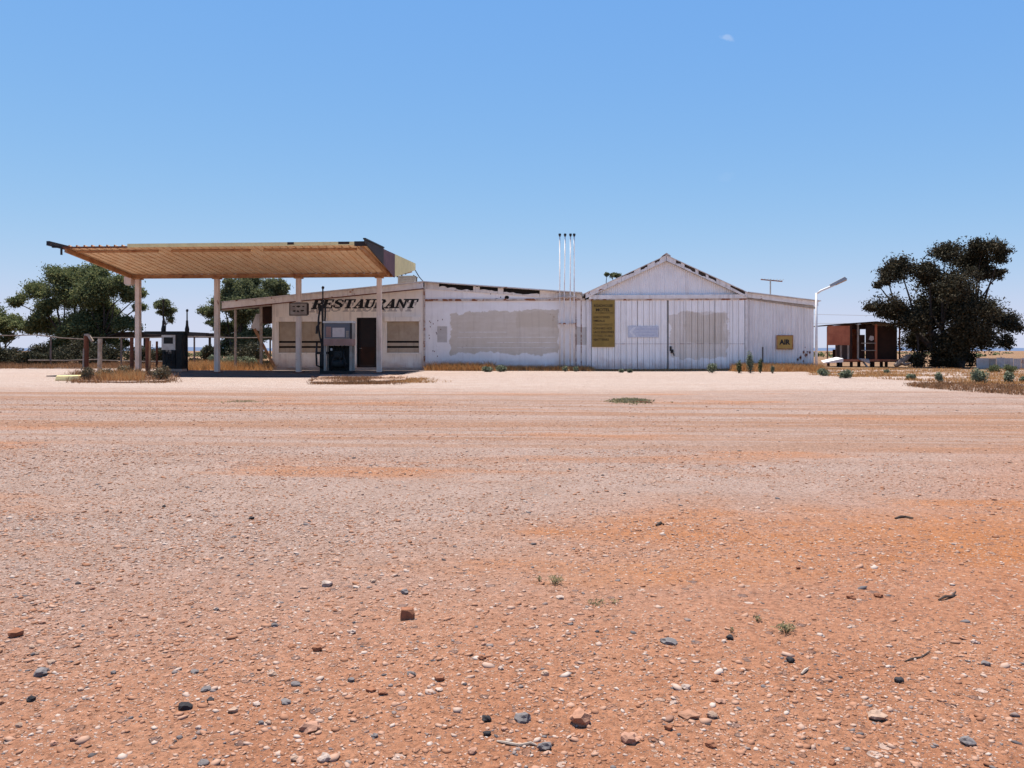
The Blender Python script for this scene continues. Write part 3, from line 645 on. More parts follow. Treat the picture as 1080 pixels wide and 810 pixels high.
    mb.hexa([(b.x-.14, b.y, b.z), (b.x+.24, b.y+.1, b.z-.15), (b.x+.24, b.y+.13, b.z-.15), (b.x-.14, b.y+.03, b.z)], [(a.x-.0, a.y, a.z), (a.x+.22, a.y+.1, a.z), (a.x+.22, a.y+.13, a.z), (a.x, a.y+.03, a.z)])
    mb.build('hanging_sheet', M['trimwhite'], t)
build_roadhouse()

# ------------------------------------------------------------------ RESTAURANT lettering, painted
def ribbon(pts, ws):
    out = []
    n = len(pts); Lf = []; Rt = []
    for i, (x, z) in enumerate(pts):
        a = pts[max(0, i-1)]; b = pts[min(n-1, i+1)]; dx, dz = b[0]-a[0], b[1]-a[1]; l = math.hypot(dx, dz) or 1
        nx, nz_ = -dz/l*ws[i]/2, dx/l*ws[i]/2; Lf.append((x+nx, z+nz_)); Rt.append((x-nx, z-nz_))
    return [[Rt[i], Rt[i+1], Lf[i+1], Lf[i]] for i in range(n-1)]
def rect(a, b, c, d): return [(a, c), (b, c), (b, d), (a, d)]
def glyph(ch):
    if ch == 'R':
        g = [rect(.1, .32, 0, 1), rect(0, .42, 0, .08), rect(0, .1, .92, 1)]
        g += ribbon([(.32, .95), (.52, .95), (.68, .88), (.75, .75), (.68, .6), (.52, .52), (.32, .52)], [.1, .1, .17, .22, .17, .08, .08])
        g += [[(.66, -.14), (.98, -.22), (.9, -.1), (.62, .5), (.4, .5)]]
    elif ch == 'E':
        g = [rect(.1, .32, 0, 1), rect(.32, .82, .91, 1), rect(.74, .82, .7, .91), rect(.32, .58, .46, .55), rect(.54, .6, .38, .63), rect(.32, .86, 0, .09), rect(.78, .86, .09, .34), rect(0, .1, 0, .08), rect(0, .1, .92, 1)]
    elif ch == 'S':
        g = ribbon([(.76, .72), (.72, .88), (.55, .96), (.32, .95), (.18, .84), (.2, .68), (.36, .58), (.56, .48), (.72, .36), (.72, .16), (.55, .05), (.3, .05), (.14, .14), (.1, .32)],
                   [.06, .09, .09, .1, .17, .22, .24, .24, .22, .17, .1, .09, .1, .07])
    elif ch == 'T':
        g = [rect(.34, .56, .08, .91), rect(.0, .9, .91, 1), rect(0, .08, .68, .91), rect(.82, .9, .68, .91), rect(.22, .68, 0, .08)]
    elif ch == 'A':
        g = [[(.1, .08), (.2, .08), (.5, .88), (.44, 1)], [(.56, .08), (.82, .08), (.62, 1), (.44, 1)], rect(.27, .58, .28, .37), rect(0, .32, 0, .08), rect(.46, .96, 0, .08)]
    elif ch == 'U':
        g = [rect(.1, .32, .3, .92), rect(0, .44, .92, 1), rect(.56, .94, .92, 1)]
        g += ribbon([(.21, .3), (.24, .15), (.38, .05), (.55, .05), (.68, .14), (.74, .3), (.74, .92)], [.22, .2, .12, .1, .1, .09, .09])
    elif ch == 'N':
        g = [rect(.12, .21, .08, .92), rect(.72, .81, .0, .92), [(.21, .78), (.12, 1), (.34, 1), (.81, .14), (.81, 0), (.66, 0)], rect(0, .34, 0, .08), rect(.58, .94, .92, 1)]
    return g
def lettering():
    h = 9.4*YB/840; adv = (443-329.5)/10*YB/840; x = Xb(329); zb = Zb(325.2, 385)
    for i, ch in enumerate('RESTAURANT'):
        for nm, mat, dx, dz, y0 in (('letter_shadow', 'shadowpaint', -0.10, -0.16, -0.002), ('letter', 'black', 0, 0, -0.009)):
            mb = MB(); k = 1.08 if i == 0 else 1.0
            for j, poly in enumerate(glyph(ch)):
                pts = []
                cu, cv = sum(q[0] for q in poly)/len(poly), sum(q[1] for q in poly)/len(poly)
                for (u, v) in poly:
                    u += .03*((u > cu)-(u < cu)); v += .022*((v > cv)-(v < cv))
                    v *= k; X_ = x+(u-0.05)*adv*1.12*k+v*h*0.34+dx; pts.append((X_, zb+v*h+dz+(0.012 if i else -0.02)))
                ar = sum(pts[q][0]*pts[(q+1) % len(pts)][1]-pts[(q+1) % len(pts)][0]*pts[q][1] for q in range(len(pts)))
                if ar < 0: pts.reverse()
                mb.prism(pts, YB+y0-0.0004*(j+1), YB+0.001)
            mb.build(nm, M[mat], roadhouse)
        x += adv
lettering()

# ------------------------------------------------------------------ corrugated shed with lean-to
xs0, xs1 = Xb(617.5), Xb(786.5); xa = Xb(702)
ZE = Zb(311, 700); ZA = Zb(272, 702); YS = YB-0.12
shed = thing('corrugated_shed', (xa, YS+5, 0), 'white corrugated iron gable shed with two sliding doors and a lean-to', 'building')
def build_shed():
    t = shed; ox = shed.location.x
    pt = [(Xb(705.5)-ox, Xb(766)-ox, Zb(376), Zb(331), (0.60, 0.49, 0.37), 0.62, 1.0, 1.1), (Xb(722)-ox, Xb(763)-ox, Zb(362), Zb(330), (0.54, 0.44, 0.33), 0.5, 0.6, 1.8)]
    md = weather('white_door_iron', (0.92, 0.86, 0.80), (0.88, 0.81, 0.74), rust=0.05, streak=0.18, dirt=.1, dust=0.55, scale=2, patches=pt, rough=0.6)
    mg = weather('white_wall_iron', (0.88, 0.82, 0.77), (0.83, 0.765, 0.71), rust=0.04, streak=0.15, dust=0.25, scale=2, rough=0.6)
    ml = weather('greyed_wall_iron', (0.82, 0.755, 0.70), (0.76, 0.69, 0.635), rust=0.06, streak=0.22, dust=0.4, scale=2, rough=0.6)
    rake = lambda x: ZA-(ZA-ZE)*(xa-x)/(xa-xs0) if x < xa else ZA-(ZA-ZE)*(x-xa)/(xs1-xa)
    # gable sheets
    n = 9; xs = [xs0+0.12+(xs1-xs0-0.24)*i/n for i in range(n+1)]
    for a, b in zip(xs[:-1], xs[1:]):
        mb = MB(); cut = [a]+([xa] if a < xa < b else [])+[b]
        for c0, c1 in zip(cut[:-1], cut[1:]): corr(mb, c0, c1, YS, ZE-0.05, lambda x: rake(x)-0.06, 0.10, 0.02, 6)
        mb.build('gable_sheet', mg, t, True)
    # doors
    zt = Zb(315.5, 700)
    for a, b, nsh in ((624, 703.3, 5), (704.6, 784.5, 5)):
        mb = MB(); x0, x1 = Xb(a), Xb(b); mb.box(x0, x1, YS-0.06, YS-0.02, zt-0.1, zt); mb.box(x0, x1, YS-0.06, YS-0.02, 0.06, 0.14)
        for xx in (x0, x1-0.06): mb.box(xx, xx+0.06, YS-0.06, YS-0.02, 0.14, zt-0.1)
        d = mb.build('sliding_door', md, t)
        for i in range(nsh):
            mb = MB(); s0 = x0+(x1-x0)*i/nsh+0.004; s1 = x0+(x1-x0)*(i+1)/nsh-0.004
            corr(mb, s0, s1, YS-0.085-0.002*(i % 2), 0.06, zt, 0.27, 0.05, kind='trap', x_or=x0); mb.build('door_sheet', md, d)
        mb = MB(); zr = Zb(362.7, 740); mb.box(x0+0.01, x1-0.01, YS-0.118, YS-0.114, zr-0.008, zr+0.01); mb.build('girt_line', M['trimrust'], d)
    mb = MB(); q = P(708.3, 372, YS); mb.box(q.x-.06, q.x+.07, YS-.15, YS-.1, q.z-.02, q.z+.15); mb.box(q.x-.1, q.x-.02, YS-.145, YS-.098, q.z+.08, q.z+.3); mb.tube([(q.x+.05, YS-.13, q.z), (q.x+.11, YS-.13, q.z-.14)], .025, 6); mb.build('hasp', M['steel'], t)
    # frame behind, left strip wall
    mb = MB(); mb.box(xs0+0.05, xs1-0.02, YS+0.05, YS+0.07, 0, ZE-0.06); mb.build('inner_lining', M['dark'], t)
    mb = MB(); corr(mb, xs0+0.05, Xb(623.6), YS-0.01, 0, zt, 0.085, 0.011, 6); mb.build('wall_sheet', mg, t, True)
    # lintel track
    mb = MB(); mb.box(Xb(621), Xb(786.6), YS-0.16, YS-0.012, zt+0.004, zt+0.19); mb.build('door_track', M['trimwhite'], t)
    mb = MB(); mb.box(Xb(621), Xb(786.6), YS-0.13, YS-0.07, zt-0.07, zt+0.0); mb.build('track_rail', M['trimrust'], t)
    # barge boards, broken on the right rake and in places on the left
    def barge(xa_, xb_, h0, h1, raise_=0.0):
        mb = MB(); n = 4; lo = [(x, rake(x)-0.17) for x in (xa_, xb_)]; up = []
        for i in range(n+1):
            u = 1-i/n; x = xa_+(xb_-xa_)*u; h = h0+(h1-h0)*u
            if h < 0.96: h += RNG.uniform(-.12, .12)
            up.append((x, rake(x)-0.17+0.24*max(.15, min(1, h))))
        mb.prism(lo+up, YS-0.2, YS-0.165); mb.build('barge_board', M['trimwhite'], t)
    for a, b, h0, h1 in ((617.5, 640, 1, 1), (640.2, 655, 1, 1), (655.2, 668, .9, .7), (668.2, 675, 1, 1), (675.2, 682, .5, .6), (682.2, 690, 1, .9), (690.2, 695, .5, .6), (695.2, 701.7, 1, 1),
                         (702.2, 712, 1, 1), (712.2, 717, .5, .55), (717.2, 721, 1, .9), (721.2, 732, .3, .35), (732.2, 735.5, 1, 1), (735.7, 743, .2, .3), (743.2, 746, .95, .9), (746.2, 754, .5, .4), (754.2, 769, 1, 1), (769.2, 784, .6, .5), (784.2, 786.6, 1, 1)):
        barge(Xb(a), Xb(b), h0, h1)
    mb = MB()
    for a, b in ((xs0, xa), (xa, xs1)):
        a += 0.01; b -= 0.01
        mb.prism([(a, rake(a)-0.165), (b, rake(b)-0.165), (b, rake(b)+0.055), (a, rake(a)+0.055)], YS-0.16, YS-0.05)
    mb.build('rake_timber', M['darkwood'], t)
    mb = MB()                                                             # roof iron, ribs down the slope
    for a, b, s in ((xs0-0.15, xa, 1), (xa, xs1+0.02, 1)):
        za, zb_ = (rake(xs0)+(a-xs0)*(ZA-ZE)/(xa-xs0) if b == xa else rake(a)), (rake(b) if b == xa else rake(xs1)-(b-xs1)*(ZA-ZE)/(xs1-xa))
        mb.prism([(a, za+0.066), (b, zb_+0.066), (b, zb_+0.1), (a, za+0.1)], YS-0.24, YS+11)
    mb.build('roof', M['roof'], t)
    mb = MB(); mb.prism([(xa-.2, ZA-.02+.06), (xa, ZA+.075+.04), (xa+.2, ZA-.02+.06), (xa+.2, ZA+.06), (xa, ZA+.2), (xa-.2, ZA+.06)], YS-0.26, YS+11.01); mb.build('ridge_cap', M['trimrust'], t)
    mb = MB(); mb.box(xs0+0.05, xs0+0.12, YS+0.1, YS+10.9, 0, ZE); mb.box(xs0+0.12, xs1, YS+10.8, YS+10.9, 0, ZE); mb.build('wall', mg, t)
    mb = MB(); mb.tube([(xs0-0.13, YS-0.2, ZE-0.0), (xs0-0.13, YS+11, ZE-0.0)], 0.07, 8); mb.build('gutter', M['greymetal'], t)
    # corner strip
    mb = MB(); mb.box(Xb(784.9), Xb(787.2), YS-0.1, YS-0.03, 0, zt); mb.build('corner_strip', M['trimwhite'], t)
    # lean-to
    xl0, xl1 = Xb(787.3), Xb(857.5); top = lin(787, 309.5, 861, 318.5); n = 9
    for i in range(n):
        a = xl0+(xl1-xl0)*i/n; b = xl0+(xl1-xl0)*(i+1)/n; mb = MB(); corr(mb, a, b, YS+0.03+0.002*(i % 2), 0, lambda x: top(x)-0.12, 0.14, 0.028, 6); mb.build('lean_to_sheet', ml, t, True)
    mb = MB(); x1 = Xb(861.5)
    mb.prism([(xl0, top(xl0)-0.2), (x1, top(x1)-0.2), (x1, top(x1)+0.02), (xl0, top(xl0)+0.02)], YS-0.1, YS+0.0); mb.build('lean_to_fascia', M['trimwhite'], t)
    mb = MB(); mb.prism([(xl0, top(xl0)-0.27), (x1-.1, top(x1)-0.33), (x1-.1, top(x1)-0.22), (xl0, top(xl0)-0.22)], YS-0.05, YS+0.008); mb.build('lean_to_batten', M['wood'], t)
    mb = MB(); mb.prism([(xl0, top(xl0)+0.03), (x1+0.1, top(x1)+0.02), (x1+0.1, top(x1)+0.055), (xl0, top(xl0)+0.07)], YS-0.2, YS+9); mb.build('lean_to_roof', M['roof'], t)
    mb = MB(); mb.box(xl1-0.03, xl1+0.004, YS+0.05, YS+8.9, 0, top(xl1)-0.12); mb.build('lean_to_side_wall', ml, t)
    for i in range(10):                                                   # rusted-through marks low on the lean-to
        px, py = random.uniform(841, 856), random.uniform(365, 386); q = P(px, py, YS); wq = random.uniform(.02, .06); hq = random.uniform(.02, .12)
        mb = MB(); mb.prism([(q.x-wq, q.z), (q.x, q.z-hq), (q.x+wq*.8, q.z-.01), (q.x+wq*.3, q.z+hq)], YS+0.005, YS+0.02); mb.build('rust_hole', M['rust'], t)
build_shed()

# ------------------------------------------------------------------ signs
def sign_board(name, label, px0, px1, py0, py1, y, mat, lines, frame=None):
    x0, x1 = X(px0, y), X(px1, y); pm = (px0+px1)/2; z0, z1 = Z(pm, py1, y), Z(pm, py0, y)
    t = thing(name, ((x0+x1)/2, y, z0), label, 'sign')
    mb = MB(); mb.box(x0, x1, y, y+0.03, z0, z1); mb.build('board', M[mat], t)
    if frame:
        mb = MB(); e = 0.05
        mb.box(x0-e, x1+e, y-0.01, y+0.025, z1, z1+e); mb.box(x0-e, x1+e, y-0.01, y+0.025, z0-e, z0); mb.box(x0-e, x0, y-0.01, y+0.025, z0, z1); mb.box(x1, x1+e, y-0.01, y+0.025, z0, z1)
        mb.build('frame', M[frame], t)
    for (s, u, v, w_, h_, mt, bd) in lines:      # u,v = left/bottom as fraction, w,h fraction
        W, H = x1-x0, z1-z0
        me = text_mesh(s, w_*W, h_*H, 0.004, bd); o = link('lettering', me, M[mt], t); o.location = (x0+u*W-t.location.x, -0.001, v*H)
    return t
sign_board('roadhouse_sign', 'tall ochre board listing roadhouse services on the shed beside the vent pipes', 624.3, 648.5, 316.4, 366, YS-0.16, 'signyellow', [
    ('ROADHOUSE', .09, .85, .82, .058, 'signink', .025), ('MOTEL', .17, .758, .62, .066, 'signink', .03), ('ACCOMMODATION', .12, .712, .8, .026, 'signink', .01),
    ('\u2022GROCERIES', .06, .612, .72, .045, 'signink', .015), ('\u2022MEALS', .06, .535, .5, .045, 'signink', .025), ('\u2022TAKEAWAYS', .06, .455, .84, .045, 'signinkfaint', .015), ('\u2022DRINKS \u2022ICE', .06, .375, .82, .045, 'signink', .015),
    ('\u2022ACCESSORIES', .06, .295, .9, .045, 'signink', .02), ('\u2022TYRES \u2022TUBES', .06, .215, .86, .045, 'signinkfaint', .02), ('\u2022BATTERIES', .06, .135, .68, .045, 'signink', .02)])
sign_board('air_sign', 'small framed ochre AIR sign on the grey lean-to wall', 820, 835.6, 354.6, 367.4, YS-0.04, 'signair', [('AIR', .12, .30, .74, .44, 'black', .05)], frame='canopyrust')
M['blue1'] = plain('faded_blue_panel', (0.56, 0.56, 0.60), 0.8); M['blue2'] = plain('faded_blue_edge', (0.49, 0.50, 0.565), 0.8); M['blue3'] = plain('faded_arrow', (0.70, 0.685, 0.69), 0.8)
def arrow_sign():
    y = YS-0.135; x0, x1 = X(662.5, y), X(694.5, y); z0, z1 = Z(678, 356, y), Z(678, 344, y); W, H = x1-x0, z1-z0
    t = thing('arrow_sign', ((x0+x1)/2, y, z0), 'faded pale blue arrow sign on the left shed door', 'sign')
    mb = MB(); mb.box(x0, x1, y, y+0.02, z0, z1); mb.build('board', M['blue1'], t)
    mb = MB(); mb.prism([(x0+.04*W, z0+.5*H), (x0+.17*W, z0+.08*H), (x0+.26*W, z0+.08*H), (x0+.14*W, z0+.5*H), (x0+.26*W, z0+.92*H), (x0+.17*W, z0+.92*H)], y-.004, y); mb.build('arrow', M['blue3'], t)
    for (a, b, c, d) in ((.27, .98, .66, .82), (.27, .9, .4, .52), (.32, .98, .14, .26)):
        mb = MB(); mb.box(x0+a*W, x0+b*W, y-.003, y, z0+c*H, z0+d*H); mb.build('worn_text_band', M['blue2'], t)
arrow_sign()

# ------------------------------------------------------------------ vent pipes, lamp, antenna, cooler
for k, (px, pb, dpx) in enumerate(((590.4, 391, 0), (595.0, 391, 1.0), (601.4, 391, .3), (605.6, 391, 0))):
    y = YB-0.2-0.05*k; x = X(px, y); z1 = Z(px, 249.5, y); lab = ['leftmost of the four tall white vent pipes', 'second from the left of the four tall white vent pipes', 'third from the left of the four tall white vent pipes', 'rightmost of the four tall white vent pipes'][k]
    t = thing('vent_pipe', (x, y, 0), lab+' against the roadhouse wall', 'pipe', 'vent pipes'); mb = MB()
    dx = dpx*y/840
    mb.tube([(x, y, -0.05), (x, y, 3.2), (x+dx, y, z1)], [0.031, 0.029, 0.027], 8); mb.build('pipe', M['pipewhite'], t, True)
    mb = MB(); mb.tube([(x+dx, y, z1), (x+dx, y, z1+0.05), (x+dx, y, z1+0.06), (x+dx, y, z1+0.14)], [0.04, 0.05, 0.07, 0.055], 8); mb.build('cap', M['steel'], t)
    mb = MB(); z = Zb(316, 598)+0.08; mb.box(x-0.1, x+0.1, y-0.05, YB-0.05, z, z+0.05); mb.build('bracket', M['trimrust'], t)
    mb = MB(); z = Zb(342, 598); mb.box(x-0.07, x+0.07, y-0.05, YB-0.006, z, z+0.05); mb.build('bracket', M['trimrust'], t)
def street_lamp():
    y = 36.5; x = X(861, y); z = Z(861, 309, y)
    t = thing('street_lamp', (x, y, 0), 'white street lamp pole with angled arm at the lean-to corner', 'street lamp')
    mb = MB(); mb.tube([(x, y, -.1), (x, y, z*.5), (x, y, z)], [.062, .058, .05], 10); mb.build('pole', M['lampwhite'], t, True)
    a = P(861, 310, y); b = P(866, 306.5, y); c = P(876, 302.3, y); d = P(893, 294.5, y)
    mb = MB(); mb.tube([a, b, c, c.lerp(d, .3)], .045, 8); mb.build('arm', M['lampwhite'], t, True)
    ax = (d-c).normalized(); up = Vector((-ax.z, 0, ax.x)); mb = MB()
    for s, (u0, u1, h0, h1, wd) in enumerate(((0, 1, 0, .09, .13),)):
        p0, p1 = c, d
        mb.hexa([p0+Vector((0, -.08, 0)), p1+Vector((0, -.11, 0)), p1+Vector((0, .11, 0)), p0+Vector((0, .08, 0))], [p0+up*.1+Vector((0, -.05, 0)), p1-ax*.05+up*.14+Vector((0, -.07, 0)), p1-ax*.05+up*.14+Vector((0, .07, 0)), p0+up*.1+Vector((0, .05, 0))])
    hd = mb.build('lamp_head', M['greymetal'], t)
    mb = MB(); p0, p1 = c.lerp(d, .3), c.lerp(d, .95); dn = -up*.05
    mb.hexa([p0+dn+Vector((0, -.06, 0)), p1+dn+Vector((0, -.07, 0)), p1+dn+Vector((0, .07, 0)), p0+dn+Vector((0, .06, 0))], [p0+Vector((0, -.07, -.002)), p1+Vector((0, -.09, -.002)), p1+Vector((0, .09, -.002)), p0+Vector((0, .07, -.002))])
    mb.build('diffuser', M['lens'], hd)
street_lamp()
def antenna():
    y = YB+3; x = X(812.5, y); zb = Z(812.5, 313, y); zt = Z(812.5, 294.5, y)
    t = thing('tv_antenna', (x, y, zb), 'rusty television antenna standing on the lean-to roof', 'antenna')
    mb = MB(); mb.tube([(x, y, zb-.25), (x, y, zt)], .035, 6); mb.build('mast', M['greymetal'], t)
    a = P(802.5, 294.8, y); b = P(825, 296.8, y+.3); mb = MB(); mb.bar(a, b, .05, .05); bm_ = mb.build('boom', M['rust'], t)
    for i in range(8):
        p = a.lerp(b, .04+i*.13); l = .28+.05*i; mb = MB(); mb.tube([p+Vector((-.05, -l, .03)), p+Vector((.05, l, .03))], .013, 5); mb.build('rod', M['greymetal'], bm_)
antenna()
def cooler():
    y = YB+2.2; x0, x1 = X(419.5, y), X(437, y); z0, z1 = Z(428, 300.5, y), Z(428, 290.8, y)
    t = thing('rooftop_cooler', ((x0+x1)/2, y+.4, z0), 'boxy tan air cooler on the restaurant roof', 'cooler')
    mb = MB(); mb.box(x0, x1, y, y+.8, z0-.35, z1-.05); mb.build('case', M['acgrey'], t)
    mb = MB(); mb.box(x0-.03, x1+.03, y-.03, y+.83, z1-.05, z1); mb.build('lid', M['acgrey'], t)
    for i in range(5):
        mb = MB(); z = z0+(z1-z0)*(.12+.14*i); mb.box(x0+.08, x1-.08, y-.02, y-.002, z, z+.03); mb.build('louvre', M['wood'], t)
    mb = MB(); mb.tube([(x1+.12, y, z0-.3), (x1+.12, y, z1-.1), (x1-.05, y, z1+.03)], .025, 6); mb.build('pipe', M['steel'], t)
cooler()

# ------------------------------------------------------------------ petrol canopy (butterfly roof on four posts)
YF, YP, YR = 28.0, 32.5, 37.0
cx0, cx1 = -18.55, -7.28
ZF, ZV, ZR = 4.72, 4.14, 4.78
canopy = thing('petrol_canopy', ((cx0+cx1)/2, YP, 0), 'old petrol station canopy with ribbed tan underside on four posts', 'canopy')
def build_canopy():
    t = canopy; ox, oy = t.location.x, t.location.y
    # sheets: shared meshes, one for the front pitch, one for the rear
    ns = 13; wsh = (cx1-cx0)/ns; per = wsh/3
    def sheet(ya, za, yb, zb):
        prof = []
        for k in range(3):
            o = k*per; prof += [(o, 0), (o+per*.74, 0), (o+per*.78, .085), (o+per*.95, .085)]
        prof.append((wsh, 0)); nseg = 4; vs = []
        for i in range(nseg+1):
            u = i/nseg; y = ya+(yb-ya)*u; z = za+(zb-za)*u
            vs += [(x, y-oy, z+h) for x, h in prof]
        n = len(prof); fs = [(i*n+k, i*n+k+1, (i+1)*n+k+1, (i+1)*n+k) for i in range(nseg) for k in range(n-1)]
        me = bpy.data.meshes.new('roof_sheet'); me.from_pydata(vs, [], fs); me.update(); me.materials.append(M['canopy']); return me
    mf = sheet(YF, ZF, YP, ZV); mr = sheet(YP, ZV, YR, ZR)
    for i in range(ns):
        for me in (mf, mr):
            o = link('roof_sheet', me, None, t); o.location = (cx0+i*wsh-ox, 0, 0.002*(i % 2)+RNG.uniform(0, .004))
    # beam in the valley and posts
    mb = MB(); mb.box(cx0+0.1, cx1+.05, YP-.1, YP+.1, ZV-.125, ZV-.006); mb.box(cx0+0.1, cx1+.05, YP-.14, YP+.14, ZV-.15, ZV-.126); mb.build('beam', M['canopyrust'], t)
    for px in (145.8, 229, 315, 400):
        x = X(px, YP); mb = MB(); mb.box(x-.09, x+.09, YP-.1, YP+.1, 0.0, ZV-.151); p = mb.build('post', M['post'], t)
        mb = MB(); mb.box(x-.2, x+.2, YP-.2, YP+.2, 0.0, .05); mb.build('base_plate', M['rust'], p)
        mb = MB(); mb.box(x-.16, x+.16, YP-.16, YP+.16, ZV-.2, ZV-.153); mb.build('cap_plate', M['canopyrust'], p)
    # purlins
    for u, w_ in ((.1, .1), (.5, .0), (.9, .0)):
        if not w_: continue
        y = YF+(YP-YF)*u; z = ZF+(ZV-ZF)*u
        for a, b in ((cx0+.3, cx0+3.4), (cx0+3.9, cx0+6.9), (cx0+7.4, cx1-.4)):
            mb = MB(); mb.box(a, b, y-.04, y+.04, z-.085, z-.012); mb.build('purlin', M['canopyrust'], t)
    for x in (cx0+.12, cx1-.12):                                         # end rafters
        for ya, za, yb, zb in ((YF, ZF, YP-.12, ZV+.015), (YP+.12, ZV+.015, YR, ZR)):
            mb = MB(); mb.bar((x, ya, za-.09), (x, yb, zb-.09), .09, .16); mb.build('rafter', M['canopyrust'], t)
    # front edge strip: yellow where it survives
    xy = X(135, YF); xe = X(374, YF)
    mb = MB(); mb.box(xy, xe, YF-.05, YF-.02, ZF-.02, ZF+.11); mb.build('front_fascia', M['yellow'], t)
    mb = MB(); mb.box(xe+.003, cx1+.1, YF-.05, YF-.02, ZF-.05, ZF+.12); mb.build('front_fascia', M['darkfascia'], t)
    for px, wq in ((307, .12), (363, .2)):
        mb = MB(); x = X(px, YF); mb.box(x-wq, x+wq, YF-.056, YF-.0505, ZF+.02, ZF+.112); mb.build('bare_patch', M['darkfascia'], t)
    mb = MB(); mb.box(cx0+.02, xy-.003, YF-.03, YF-.005, ZF-.03, ZF+.03); mb.build('front_fascia', M['rust'], t)
    mb = MB(); mb.box(cx0+.1, cx1, YR+.02, YR+.05, ZR-.05, ZR+.2); mb.build('rear_fascia', M['yellow'], t)
    # right-hand side fascia: burnt, maroon and yellow panels, level on top, following the butterfly below
    ztop = lambda y: 4.84+.19*(y-YF)/(YR-YF)
    zbot = lambda y: (ZF-.02+(ZV-.16-ZF)*(y-YF)/(YP-YF)) if y <= YP else (ZV-.16+(ZR+.1-ZV)*(y-YP)/(YR-YP))
    Y1, Y2 = 30.55, 32.55
    xf = cx1+.06
    def side(ya, yb, mat, nm='side_fascia', x=xf, dz=0):
        ys = [ya]+([YP] if ya < YP < yb else [])+[yb]
        pts = [(y, zbot(y)) for y in ys]+[(y, ztop(y)+dz) for y in reversed(ys)]
        mb = MB(); mb.hexa([(x, y, z) for y, z in pts], [(x+.035, y, z) for y, z in pts]); mb.build(nm, M[mat], t)
    side(YF-.3, Y1, 'darkfascia', dz=.02); side(Y1+.003, Y2, 'maroon'); side(Y2+.003, YR, 'yellow')
    mb = MB(); mb.bar((xf+.02, YF-.35, ztop(YF)+.05), (xf+.02, Y1, ztop(Y1)+.05), .09, .05); mb.build('edge_angle', M['steel'], t)
    for y in (33.2, 34.1, 34.9): mb = MB(); mb.box(xf-.03, xf+.02, y-.04, y+.04, zbot(y)-.06, zbot(y)-.002); mb.build('bolt', M['steel'], t)
    # left side: stripped frame rail standing clear of the sheets
    a = P(50.5, 256.5, YF-.1); xl = a.x; zl = a.z
    mb = MB(); mb.bar((xl, YF-.1, zl), (xl+.1, YP-.9, zl-.12), .12, .16); mb.build('side_rail', M['steel'], t)
    mb = MB(); mb.bar((xl+.0, YF+.15, zl-.1), (cx0+.3, YF+.15, ZF+.02), .07, .07); mb.build('outrigger', M['steel'], t)
    mb = MB(); mb.bar((xl+.08, YF+2.2, zl-.08), (cx0+.2, YF+2.2, ZF-.25), .07, .07); mb.build('outrigger', M['steel'], t)
    mb = MB(); mb.box(xl+.42, xl+.47, YF-.02, YF+.04, zl-.42, zl-.05); mb.build('drop_bracket', M['steel'], t)
    mb = MB(); mb.bar((xl+.1, YP-1.0, zl-.25), (cx0+.4, YP+.4, ZV+.02), .1, .12); mb.build('side_rail', M['canopyrust'], t)
build_canopy()
def floodlight():
    y = YP; a = P(133.5, 291, y); b = P(141.5, 301, y); t = thing('floodlight', ((a.x+b.x)/2, y, b.z), 'small box floodlight hung under the canopy beam by the left post', 'floodlight')
    mb = MB(); mb.box(a.x, b.x-.03, y-.2, y+.12, b.z+.05, a.z-.05); mb.build('housing', M['post'], t)
    mb = MB(); mb.box(a.x+.03, b.x-.06, y-.17, y+.09, b.z, b.z+.049); mb.build('lens', M['pumpwhite'], t)
    mb = MB(); mb.box((a.x+b.x)/2-.03, (a.x+b.x)/2+.03, y-.04, y+.04, a.z-.05, ZV-.15); mb.build('bracket', M['rust'], t)
floodlight()
def stay():
    a = Vector((cx1+.06, YR, 4.75)); b = P(447, 297.5, YB-.1); mb = MB(); mb.tube([a, a.lerp(b, .5)-Vector((0, 0, .06)), b], .022, 5)
    o = mb.build('stay_cable', M['steel'], origin=b); tag(o, 'dark stay cable from canopy corner down to restaurant ridge', 'cable')
stay()
def post_sign():
    y = YP-.16; x0, x1 = X(306, y), X(323.5, y); z0, z1 = Z(315, 332, y), Z(315, 320, y); W, H = x1-x0, z1-z0
    t = thing('post_sign', ((x0+x1)/2, y, z0), 'small weathered notice board fixed to the third canopy post', 'sign')
    mb = MB(); mb.box(x0, x1, y, y+.03, z0, z1); mb.build('board', M['wood'], t)
    mb = MB(); e = .035
    mb.box(x0-e, x1+e, y-.012, y+.025, z1, z1+e); mb.box(x0-e, x1+e, y-.012, y+.025, z0-e, z0); mb.box(x0-e, x0, y-.012, y+.025, z0, z1); mb.box(x1, x1+e+.05, y-.012, y+.025, z0, z1); mb.build('frame', M['darkwood'], t)
    for (u, v, wq, hq) in ((.12, .66, .2, .14), (.36, .62, .3, .2), (.7, .66, .18, .14), (.14, .24, .22, .2), (.4, .2, .16, .22), (.6, .26, .26, .2)):   # lettering worn past reading
        mb = MB(); n = 8; pts = []
        for i in range(n):
            a = 2*math.pi*i/n; r = RNG.uniform(.6, 1.1); pts.append((x0+(u+wq/2+math.cos(a)*wq/2*r)*W, z0+(v+hq/2+math.sin(a)*hq/2*r)*H))
        mb.prism(pts, y-.004, y-.0005); mb.build('worn_lettering', M['signink'], t)
post_sign()

